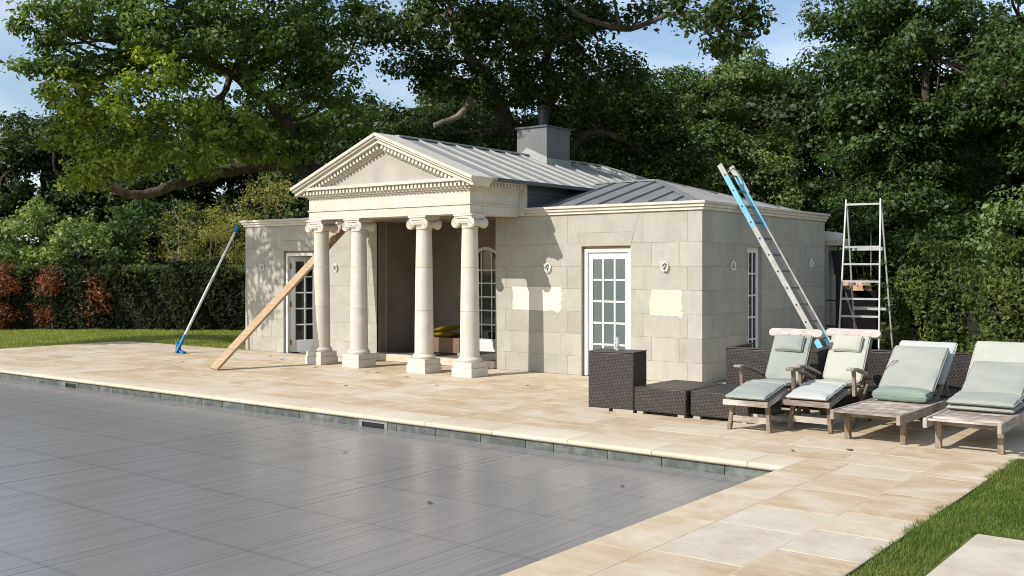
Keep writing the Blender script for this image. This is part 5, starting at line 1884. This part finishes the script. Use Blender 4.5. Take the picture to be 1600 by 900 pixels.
# --- second oak behind the portico roof
O2 = [(-9.45,3.36,6.95,0.85),(-9.62,4.49,6.44,0.9),(-7.76,3.40,6.86,1.20),(-9.02,4.95,5.99,0.95),(-11.3,6.65,5.2,1.0),(-10.73,7.42,5.27,1.10),(-6.89,4.07,6.59,1.30),(-8.02,5.73,5.84,1.20),(-9.60,8.30,5.52,1.10),(-6.02,4.74,6.72,1.20),(-7.07,6.46,5.99,1.10),(-7.21,7.61,5.39,1.10),
      (-5.54,5.12,7.00,0.9),(-5.70,6.25,5.95,1.00),(-6.41,8.23,5.54,1.20),(-6.42,9.48,6.0,0.90),(-6.42,9.48,5.05,1.20),(-6.39,10.77,4.68,1.00),(-7.73,9.74,4.76,1.10),(-3.99,5.04,6.89,0.45),(-2.40,3.74,6.45,0.42),(-1.48,3.19,6.03,0.48),(-1.12,3.47,6.19,0.55),(-0.86,3.67,5.86,0.38),(-1.79,4.21,5.79,0.38),(-1.3,3.4,5.6,0.3),
      (-7.10,2.64,8.07,1.40),(-5.16,2.88,7.88,1.40),(-3.97,3.79,7.64,1.10),(-2.22,3.89,7.3,0.8),(-8.6,6.8,4.6,1.0),(-9.8,7.0,4.4,1.0),(-7.4,8.6,4.3,1.0),(-6.0,9.6,4.0,1.0)]
m0 = [(-8.0, 8.9, -0.1), (-8.05, 8.6, 2.0), (-8.2, 7.9, 3.8), (-8.63, 6.6, 5.1)]
m1 = [(-8.63, 6.6, 5.1), (-8.37, 5.45, 6.14), (-8.35, 4.84, 6.48), (-8.3, 4.0, 7.4)]
m2 = [(-8.6, 5.3, 6.02), (-8.37, 4.82, 5.46), (-8.25, 4.28, 5.06), (-8.54, 3.81, 4.83)]
m3 = [(-8.1, 8.2, 3.4), (-7.89, 7.09, 5.0), (-7.45, 6.79, 5.77), (-7.3, 6.28, 6.29), (-6.49, 5.64, 6.81), (-5.26, 5.32, 6.86), (-4.15, 4.92, 6.56), (-2.4, 3.74, 6.39), (-1.39, 3.26, 5.91)]
m4 = [(-8.0, 8.6, 3.6), (-7.55, 7.98, 4.7), (-6.84, 7.9, 5.0), (-6.48, 8.8, 4.75)]
oak2 = tree('oak_tree', 'dark oak behind the metal roof with a pale broken limb hanging over the ridge', (-8.0, 8.9, 0),
     [(m0, 0.42, 0.30), (m1, 0.20, 0.09), (m3, 0.15, 0.022), (m4, 0.12, 0.06)], O2, 31, 'oak_dark', 'bark', leaf=0.108, per_tuft=46, per_m2=44, tuft_r=0.24)

limb_mesh([([tuple(np.array(p) - np.array([-8.0, 8.9, 0])) for p in m2], 0.095, 0.06)], seed=4).build('broken_limb', 'bark_pale', oak2)

def grown_tree(name, label, loc, h, crown_c, crown_r, nb, br, seed, leafmat, leaf=0.14, trunk_r=0.2, bark='bark', **kw):
    rng = np.random.default_rng(seed)
    C = np.array(crown_c); Rr = np.array(crown_r)
    boughs = []
    for k in range(nb):
        d = unit(rng, 1)[0]
        f = rng.uniform(0.25, 0.95) ** 0.6
        p = C + d * Rr * f
        boughs.append((p[0], p[1], p[2], br * rng.uniform(0.7, 1.2)))
    base = np.array(loc)
    top = C + np.array([0, 0, Rr[2] * 0.4])
    limbs = [([tuple(base + [0, 0, -0.1]), tuple(base * 0.6 + C * 0.4), tuple(C), tuple(top)], trunk_r, trunk_r * 0.25)]
    for k in range(6):
        d = unit(rng, 1)[0]; d[2] = abs(d[2]) * 0.5
        st = base + (C - base) * rng.uniform(0.5, 0.95)
        limbs.append(([tuple(st), tuple(st + d * Rr * 0.4 + [0, 0, 0.3]), tuple(C + d * Rr * 0.75)], trunk_r * 0.28, trunk_r * 0.08))
    return tree(name, label, loc, limbs, boughs, seed + 1, leafmat, bark, leaf=leaf, twig_r=0.035, **kw)

grown_tree('woodland_tree', 'mid green tree of loose foliage directly behind the right end of the metal roof', (-6.6, 14.4, 0), 8, (-6.67, 14.34, 5.3), (1.9, 2.0, 2.6), 34, 0.8, 41, 'tree_mid', leaf=0.105, per_m2=40, per_tuft=54, tuft_r=0.24)
grown_tree('woodland_tree', 'tall spreading dark green tree filling the upper right behind the ladders', (-1.0, 13.9, 0), 10, (-0.75, 13.6, 5.7), (2.9, 2.9, 3.6), 66, 0.9, 51, 'tree_right', leaf=0.105, trunk_r=0.24, per_m2=42, per_tuft=54, tuft_r=0.235)
grown_tree('woodland_tree', 'bright leafed tree at the right edge of the picture', (3.4, 10.6, 0), 8, (3.0, 10.8, 6.2), (1.9, 2.0, 2.7), 32, 0.85, 61, 'tree_right', leaf=0.115, trunk_r=0.2, per_m2=46, per_tuft=40, tuft_r=0.22)
grown_tree('woodland_tree', 'slim tree with low pale foliage between the metal roof and the blue ladder', (-4.6, 11.6, 0), 5, (-4.6, 11.6, 3.1), (1.5, 1.3, 2.0), 18, 0.6, 71, 'shrub', leaf=0.12, trunk_r=0.10, per_m2=34)

# --- woodland row far behind: shared meshes, each tree an object of its own
def back_master(seed, mat, R_=(3.6, 3.6, 4.2), cz=4.6):
    return grown_tree('woodland_tree', 'x', (0, 0, 0), 8, (0, 0, cz), R_, 46, 1.15, seed, mat, leaf=0.175, trunk_r=0.24, per_m2=24, per_tuft=42, tuft_r=0.34)
bm1 = back_master(81, 'back')
bm2 = back_master(83, 'back', (3.2, 3.2, 4.6), 4.8)
used = set()
BACK = [
    (bm2, -34.0, 2.5, 0.9, 'dark tree beyond the hedge, just outside the left edge'),
    (bm1, -36.5, -2.5, 0.95, 'dark tree far left of the hedge, well outside the left edge'),
    (bm1, -31.5, 7.0, 0.92, 'dark tree beyond the hedge at the far left edge'),
    (bm2, -28.5, 9.0, 0.90, 'dark tree beyond the hedge, second from the far left'),
    (bm1, -26.0, 11.5, 0.93, 'dark tree beyond the hedge under the yellowing oak foliage'),
    (bm2, -23.5, 13.5, 0.98, 'dark woodland tree behind the low oak limb'),
    (bm1, -21.0, 15.5, 1.0, 'dark woodland tree behind the rising oak limb'),
    (bm2, -18.2, 16.0, 0.96, 'dark woodland tree behind the left of the pediment'),
    (bm1, -16.5, 18.5, 0.90, 'dark woodland tree below the sky gap above the pediment'),
    (bm2, -14.0, 19.0, 1.0, 'dark woodland tree behind the start of the ridge'),
    (bm1, -11.8, 20.5, 1.08, 'dark woodland tree left of the chimney'),
    (bm2, -9.4, 22.0, 1.06, 'dark woodland tree right of the chimney'),
    (bm1, -6.5, 23.0, 0.98, 'dark woodland tree behind the mid green tree'),
    (bm2, -3.4, 22.5, 0.92, 'dark woodland tree behind the top of the blue ladder'),
    (bm1, -0.2, 21.5, 1.0, 'dark woodland tree behind the step ladder'),
    (bm2, 3.2, 20.5, 1.0, 'dark woodland tree behind the right hedge'),
    (bm1, 6.4, 18.5, 1.0, 'dark woodland tree beyond the right edge of the hedge'),
]
rb_ = random.Random(2)
for m, x, y, sc_, lab in BACK:
    o = m if m not in used else copy_tree(m)
    used.add(m)
    o.location = (x, y, -0.05)
    o.rotation_euler = (0, 0, rb_.uniform(0, 6.28))
    o.scale = (sc_, sc_, sc_ * rb_.uniform(0.92, 1.06))
    o['label'] = lab
    o['group'] = 'woodland trees beyond the garden'

# --- low undergrowth at the foot of the far wood: reads as one dark mass
rng = np.random.default_rng(19)
und = []
for k, (x0, y0, x1, y1) in enumerate(((-34, 8, -20, 17), (-20, 17, -9, 23), (-9, 23, 9, 19.5))):
    for q in range(34):
        t_ = rng.uniform(0, 1)
        und.append((x0 + (x1 - x0) * t_ + rng.normal() * 0.5, y0 + (y1 - y0) * t_ + rng.normal() * 0.7, rng.uniform(0.4, 3.4), rng.uniform(0.9, 1.4)))
c, n, s = foliage(und, rng, leaf=0.26, per_m2=13, per_tuft=22, tuft_r=0.4)
ug = obj('undergrowth', leaf_mesh('undergrowth', c, n, s, rng, mat='back'), None)
tag(ug, 'dark undergrowth at the foot of the far wood', 'undergrowth', kind='stuff')

# --- hedges
def hedge(name, label, line, depth, height, seed, mat, dens=1500, leaf=0.085, cat='hedge', base=(0, 0, 0), lump=0.10, aspect=0.30, core=True, tips=False):
    rng = np.random.default_rng(seed)
    t = thing(name, label, cat, base)
    B0 = np.array(base)
    Cc, Nn, Ss, Dd = [], [], [], []
    P = [np.array([*p, 0.0]) - B0 for p in line]
    cm = MB()
    for a, b_ in zip(P[:-1], P[1:]):
        d = b_ - a
        L = np.linalg.norm(d); d = d / L
        q = np.array([-d[1], d[0], 0])      # away from the viewer
        def shell(n, kind):
            u = rng.uniform(0, L, n)
            if kind == 'front':
                h = rng.uniform(0.0, height, n); w = np.zeros(n); nr = np.tile(-q, (n, 1))
            elif kind == 'top':
                w = rng.uniform(0, depth, n); h = np.full(n, height); nr = np.tile([0, 0, 1.0], (n, 1))
            else:
                h = rng.uniform(0.0, height, n); w = np.full(n, depth); nr = np.tile(q, (n, 1))
            bumpv = lump * (np.sin(u * 2.1 + seed) + 0.7 * np.sin(u * 4.7 + h * 3.1) + 0.6 * np.sin(h * 5 + u * 1.3 + seed) + 0.5 * np.sin(u * 11 + h * 7))
            inn = rng.exponential(0.06, n)
            hh = h + (bumpv * 0.8 if kind == 'top' else 0)
            pos = a + d * u[:, None] + q * w[:, None] + np.array([0, 0, 1]) * hh[:, None] + nr * (bumpv - inn)[:, None]
            pos += rng.normal(size=(n, 3)) * 0.03
            pos[:, 2] = np.maximum(pos[:, 2], 0.02)
            return pos, nr
        for kind, ar, f in (('front', L * height, 1.0), ('top', L * depth, 1.1), ('rear', L * height, 0.4)):
            n = int(ar * dens * f)
            pos, nr = shell(n, kind)
            # sprays: each point gives three narrow leaves
            for k in range(3):
                dirv = nr * 0.8 + np.array([0, 0, 0.75]) + rng.normal(size=(n, 3)) * 0.45
                Cc.append(pos + dirv / np.linalg.norm(dirv, axis=1, keepdims=True) * leaf * 0.4)
                Nn.append(rng.normal(size=(n, 3)) * 0.8 + nr * 0.6 + np.array([0, 0, 0.5]))
                Ss.append(leaf * rng.uniform(0.7, 1.5, n)); Dd.append(dirv)
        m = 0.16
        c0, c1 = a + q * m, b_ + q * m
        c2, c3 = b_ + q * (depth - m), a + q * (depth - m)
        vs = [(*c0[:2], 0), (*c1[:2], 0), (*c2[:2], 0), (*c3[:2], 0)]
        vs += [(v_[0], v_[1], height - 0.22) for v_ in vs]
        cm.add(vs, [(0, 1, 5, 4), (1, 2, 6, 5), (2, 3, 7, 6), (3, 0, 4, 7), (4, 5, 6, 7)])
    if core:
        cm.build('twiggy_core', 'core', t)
    if tips:  # paler leaf layer paints the sunlit look onto the hedge top
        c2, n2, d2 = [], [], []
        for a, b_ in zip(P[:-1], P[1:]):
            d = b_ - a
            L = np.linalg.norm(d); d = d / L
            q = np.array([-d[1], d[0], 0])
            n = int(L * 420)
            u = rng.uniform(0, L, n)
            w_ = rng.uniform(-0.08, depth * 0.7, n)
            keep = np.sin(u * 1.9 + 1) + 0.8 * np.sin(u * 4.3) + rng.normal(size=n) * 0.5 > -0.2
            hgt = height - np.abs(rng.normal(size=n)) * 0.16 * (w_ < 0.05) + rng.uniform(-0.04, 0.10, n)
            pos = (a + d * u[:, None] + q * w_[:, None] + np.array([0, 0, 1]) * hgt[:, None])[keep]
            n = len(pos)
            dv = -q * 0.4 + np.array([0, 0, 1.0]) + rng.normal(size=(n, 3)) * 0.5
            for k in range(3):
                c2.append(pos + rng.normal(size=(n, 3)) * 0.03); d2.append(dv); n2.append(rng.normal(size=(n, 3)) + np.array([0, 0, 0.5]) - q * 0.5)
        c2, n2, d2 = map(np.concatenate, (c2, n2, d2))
        obj('sunlit_tips', leaf_mesh('sunlit_tips', c2, n2, rng.uniform(0.06, 0.13, len(c2)), rng, aspect=0.28, fold=0.05, dirs=d2, mat='yew_lit'), None, t)
    C, Nn, S, Dd = np.concatenate(Cc), np.concatenate(Nn), np.concatenate(Ss), np.concatenate(Dd)
    obj('foliage', leaf_mesh('foliage', C, Nn, S, rng, aspect=aspect, fold=0.06, dirs=Dd, mat=mat), None, t)
    return t
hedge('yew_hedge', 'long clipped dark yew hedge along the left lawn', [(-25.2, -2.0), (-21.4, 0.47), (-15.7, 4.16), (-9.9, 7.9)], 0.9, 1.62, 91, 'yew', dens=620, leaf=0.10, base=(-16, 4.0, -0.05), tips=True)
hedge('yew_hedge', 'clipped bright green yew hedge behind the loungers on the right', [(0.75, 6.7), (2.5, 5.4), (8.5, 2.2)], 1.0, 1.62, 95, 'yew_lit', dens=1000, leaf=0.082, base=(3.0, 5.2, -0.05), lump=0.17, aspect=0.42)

def shrub(name, label, x, y, rad, h, seed, mat, leaf=0.10, cat='shrub', nb=14, br=0.45, group=None, z0=0.35, aspect=0.6, per=30, dead=False):
    rng = np.random.default_rng(seed)
    boughs = []
    for k in range(nb):
        d = unit(rng, 1)[0]
        f = rng.uniform(0.3, 1) ** 0.5
        zz = z0 + (h - z0) * (0.5 + 0.46 * d[2] * f)
        wf_ = 1.0 - 0.35 * max(0, (zz / h - 0.5) * 2)
        boughs.append((d[0] * rad * f * wf_, d[1] * rad * f * wf_, zz, br * rng.uniform(0.7, 1.2)))
    t = thing(name, label, cat, (x, y, -0.05), 0, group)
    limbs = []
    for k in range(5):
        b_ = boughs[k]
        limbs.append(([(rng.normal() * 0.08, rng.normal() * 0.08, -0.05), (b_[0] * 0.45, b_[1] * 0.45, b_[2] * 0.5), b_[:3]], 0.035, 0.012))
    limb_mesh(limbs, seed=seed, sides=6).build('stems', 'bark_pale', t)
    c, n, s = foliage(boughs, rng, leaf=leaf, per_m2=34, per_tuft=per, tuft_r=0.22)
    obj('foliage', leaf_mesh('foliage', c, n, s, rng, aspect=aspect, mat=mat), None, t)
    return t
# mixed shrubs between the left hedge and the wood (line parallel to the hedge, about two metres behind)
hd = np.array([5.7, 3.69]); hd = hd / np.linalg.norm(hd)
hq = np.array([-hd[1], hd[0]])
def behind(u, w):
    p = np.array([-21.4, 0.47]) + hd * u + hq * w
    return float(p[0]), float(p[1])
LS = [(-2.6, 2.2, 1.6, 4.0, 'shrub', 'bushy green shrub over the hedge at the far left edge'),
      (-0.6, 2.4, 1.6, 4.0, 'shrub', 'bushy green shrub over the hedge above the first russet bush'),
      (1.4, 2.0, 1.5, 3.5, 'shrub', 'low bushy shrub above the second russet bush'),
      (3.2, 2.6, 1.6, 3.9, 'tree_right', 'dark leaved shrub below the end of the low oak limb'),
      (4.9, 2.2, 1.5, 4.2, 'shrub_gold', 'golden feathery shrub left of the white pole'),
      (6.6, 2.5, 1.6, 4.7, 'shrub_gold', 'tall golden feathery conifer behind the white pole'),
      (8.4, 2.3, 1.6, 4.4, 'shrub', 'green shrub beside the left wing roof'),
      (10.2, 2.4, 1.6, 4.4, 'tree_right', 'dark shrub partly hidden by the left of the pediment')]
for k, (u, w_, rad, h, m, lab) in enumerate(LS):
    x, y = behind(u, w_)
    shrub('shrub', lab, x, y, rad, h, 200 + k, m, leaf=0.085 if m == 'shrub_gold' else 0.12, nb=20, br=0.55, group='shrubs behind the left hedge', aspect=0.28 if m == 'shrub_gold' else 0.6)
# russet dead bushes in the left hedge
for k, (u, w_, h, rad, lab) in enumerate(((0.0, 0.05, 1.78, 0.62, 'russet dead yew bush at the left edge of the hedge'), (1.40, 0.10, 1.80, 0.36, 'slim russet dead yew bush, second from the left edge'), (2.7, 0.12, 1.62, 0.26, 'half dead brownish yew bush, third from the left edge'))):
    x, y = behind(u, w_)
    shrub('dead_bush', lab, x, y, rad, h, 230 + k, 'dead', leaf=0.10, nb=26 if k == 0 else 18, br=0.26, group='russet dead bushes in the left hedge', z0=0.1, aspect=0.25, per=34 if k < 2 else 14)
RS = [(4.4, 8.0, 1.7, 3.7, 'shrub', 'rough pale green shrub above the right hedge at the right edge'),
      (2.4, 8.9, 1.6, 3.3, 'shrub', 'rough pale green shrub above the middle of the right hedge'),
      (1.2, 9.6, 1.2, 2.7, 'tree_right', 'dark shrub above the left end of the right hedge'),
      (-0.9, 9.9, 1.2, 3.0, 'tree_right', 'leafy shrub seen through the step ladder'),
      (-2.6, 9.6, 1.2, 3.4, 'tree_right', 'dark shrub behind the end of the right wing'),
      (6.6, 7.4, 1.3, 3.0, 'shrub', 'pale green shrub beyond the right edge')]
for k, (x, y, rad, h, m, lab) in enumerate(RS):
    shrub('shrub', lab, x, y, rad, h, 250 + k, m, leaf=0.11, nb=20, br=0.5, group='shrubs behind the right hedge')
# bare saplings among the shrubs
def sapling(x, y, h, seed, lab):
    rs_ = random.Random(seed)
    t = thing('bare_sapling', lab, 'sapling', (x, y, -0.05), 0, 'bare saplings')
    mb_l = [([(0, 0, 0), (0.05, 0, h * 0.4), (-0.05, 0.05, h * 0.75), (0.08, 0, h)], 0.025, 0.008)]
    for k in range(6):
        z = h * rs_.uniform(0.35, 0.85)
        a = rs_.uniform(0, 6.28)
        mb_l.append(([(0, 0, z), (0.25 * math.cos(a), 0.25 * math.sin(a), z + 0.3), (0.45 * math.cos(a), 0.45 * math.sin(a), z + 0.75)], 0.013, 0.004))
    limb_mesh(mb_l, seed=seed, sides=6).build('stem', 'bark_pale', t)
x, y = behind(4.6, 0.95)
sapling(x, y, 3.6, 3, 'pale bare sapling among the golden shrubs left of the pole')
sapling(3.9, 7.2, 4.6, 5, 'pale bare sapling rising above the right hedge')

# --- grass
def grass(name, n, sampler, h0, h1, w0, mat, seed, zbase):
    rng = np.random.default_rng(seed)
    p = sampler(rng, n)
    n = len(p)
    h = rng.uniform(h0, h1, n) * (0.75 + 0.35 * np.sin(p[:, 0] * 3.1) * np.sin(p[:, 1] * 2.7))
    a = rng.uniform(0, 2 * math.pi, n)
    lean = rng.uniform(0.1, 1.3, n) ** 1.3 * h
    d = np.stack([np.cos(a), np.sin(a), np.zeros(n)], 1)
    sd = np.stack([-np.sin(a), np.cos(a), np.zeros(n)], 1) * (w0 * rng.uniform(0.6, 1.2, n))[:, None]
    base = np.concatenate([p, np.full((n, 1), zbase)], 1)
    midp = base + d * (lean * 0.3)[:, None] + np.array([0, 0, 1]) * (h * 0.6)[:, None]
    tip = base + d * lean[:, None] + np.array([0, 0, 1]) * h[:, None]
    v = np.empty((n, 5, 3), np.float32)
    v[:, 0] = base - sd; v[:, 1] = base + sd; v[:, 2] = midp + sd * 0.7; v[:, 3] = midp - sd * 0.7; v[:, 4] = tip
    me = bpy.data.meshes.new(name)
    me.vertices.add(n * 5)
    me.vertices.foreach_set('co', v.reshape(-1))
    idx = np.arange(n)[:, None] * 5
    loops = np.concatenate([idx + np.array([[0, 1, 2, 3]]), idx + np.array([[3, 2, 4]])], 1).reshape(-1).astype(np.int32)
    me.loops.add(n * 7)
    me.loops.foreach_set('vertex_index', loops)
    me.polygons.add(n * 2)
    st = np.stack([np.arange(n) * 7, np.arange(n) * 7 + 4], 1).reshape(-1).astype(np.int32)
    me.polygons.foreach_set('loop_start', st)
    me.polygons.foreach_set('loop_total', np.tile([4, 3], n).astype(np.int32))
    me.update(calc_edges=True)
    me.materials.append(MT[mat])
    o = obj(name, me, None)
    return tag(o, kind='stuff')
def right_lawn(rng, n):
    x = 4.755 + 2.85 * rng.uniform(0, 1, n) ** 1.08; y = rng.uniform(-8.6, -3.46, n)
    edge = 4.795 + 0.02 * np.sin(y * 9) + 0.015 * np.sin(y * 23)
    keep = (x > edge - 0.035 * rng.uniform(0, 1, n) ** 3) & ~((x > 5.12) & (x < 6.38) & (y > -7.78) & (y < -6.36))
    return np.stack([x, y], 1)[keep]
o = grass('lawn_grass', 150000, right_lawn, 0.028, 0.060, 0.0023, 'grass', 5, -0.020)
tag(o, 'thick green grass beside the paving at the right', 'grass')
def left_lawn(rng, n):
    u = rng.uniform(-4.5, 8.5, n); w_ = rng.uniform(-8.5, 0.1, n)
    p = np.array([-21.4, 0.47]) + hd * u[:, None] + hq * w_[:, None]
    x, y = p[:, 0], p[:, 1]
    inside = (x > TX0 - 0.01) & (y < 0.01)
    bld = (x > XL - 0.02) & (y > -0.1)
    near = rng.uniform(0, 1, len(x)) < 1.0
    return p[~inside & ~bld & (y > -6)]
o = grass('lawn_grass', 110000, left_lawn, 0.03, 0.075, 0.006, 'grass_far', 6, -0.020)
tag(o, 'short lawn grass between the paving and the yew hedge on the left', 'grass')

# --- dry leaves blown over paving and cover
rl = random.Random(12)
lm = MB()
lm.add([(-0.04, 0, 0.004), (-0.01, -0.02, 0.006), (0.04, 0.004, 0.012), (-0.005, 0.022, 0.002)], [(0, 1, 2, 3)])
me = lm.mesh('dry_leaf'); me.materials.append(MT['leaf_dry'])
spots = [(-6.95, -1.75, 0), (-6.3, -1.62, 0), (-5.0, -1.7, 0), (-4.85, -1.62, 0), (-4.0, -1.85, 0), (-2.6, -0.9, 0), (-1.9, -1.6, 0), (-2.9, -2.4, 0), (-3.9, -3.2, 0), (-7.9, -1.0, 0), (-8.6, -0.7, 0), (-10.3, -1.3, 0), (-8.9, -2.4, 0), (-5.9, -3.3, 0), (3.1, -4.3, 0), (3.5, -3.95, 0)]
for x, y, z in spots:
    o = obj('dry_leaf', me, None)
    o.location = (x, y, 0.003); o.rotation_euler = (rl.uniform(-.2, .2), rl.uniform(-.2, .2), rl.uniform(0, 6.3))
    s_ = rl.uniform(0.7, 1.5); o.scale = (s_, s_, s_)
    tag(o, 'small dry brown leaf lying on the terrace paving', 'leaf', 'dry leaves on the terrace')
for x, y in ((1.5, -7.4), (-0.6, -6.3), (2.35, -6.0)):
    o = obj('dry_leaf', me, None)
    o.location = (x, y, -0.131); o.rotation_euler = (rl.uniform(-.2, .2), rl.uniform(-.2, .2), rl.uniform(0, 6.3))
    s_ = rl.uniform(0.5, 1.0); o.scale = (s_, s_, s_)
    tag(o, 'small dry brown leaf lying on the grey pool cover', 'leaf', 'dry leaves on the pool cover')
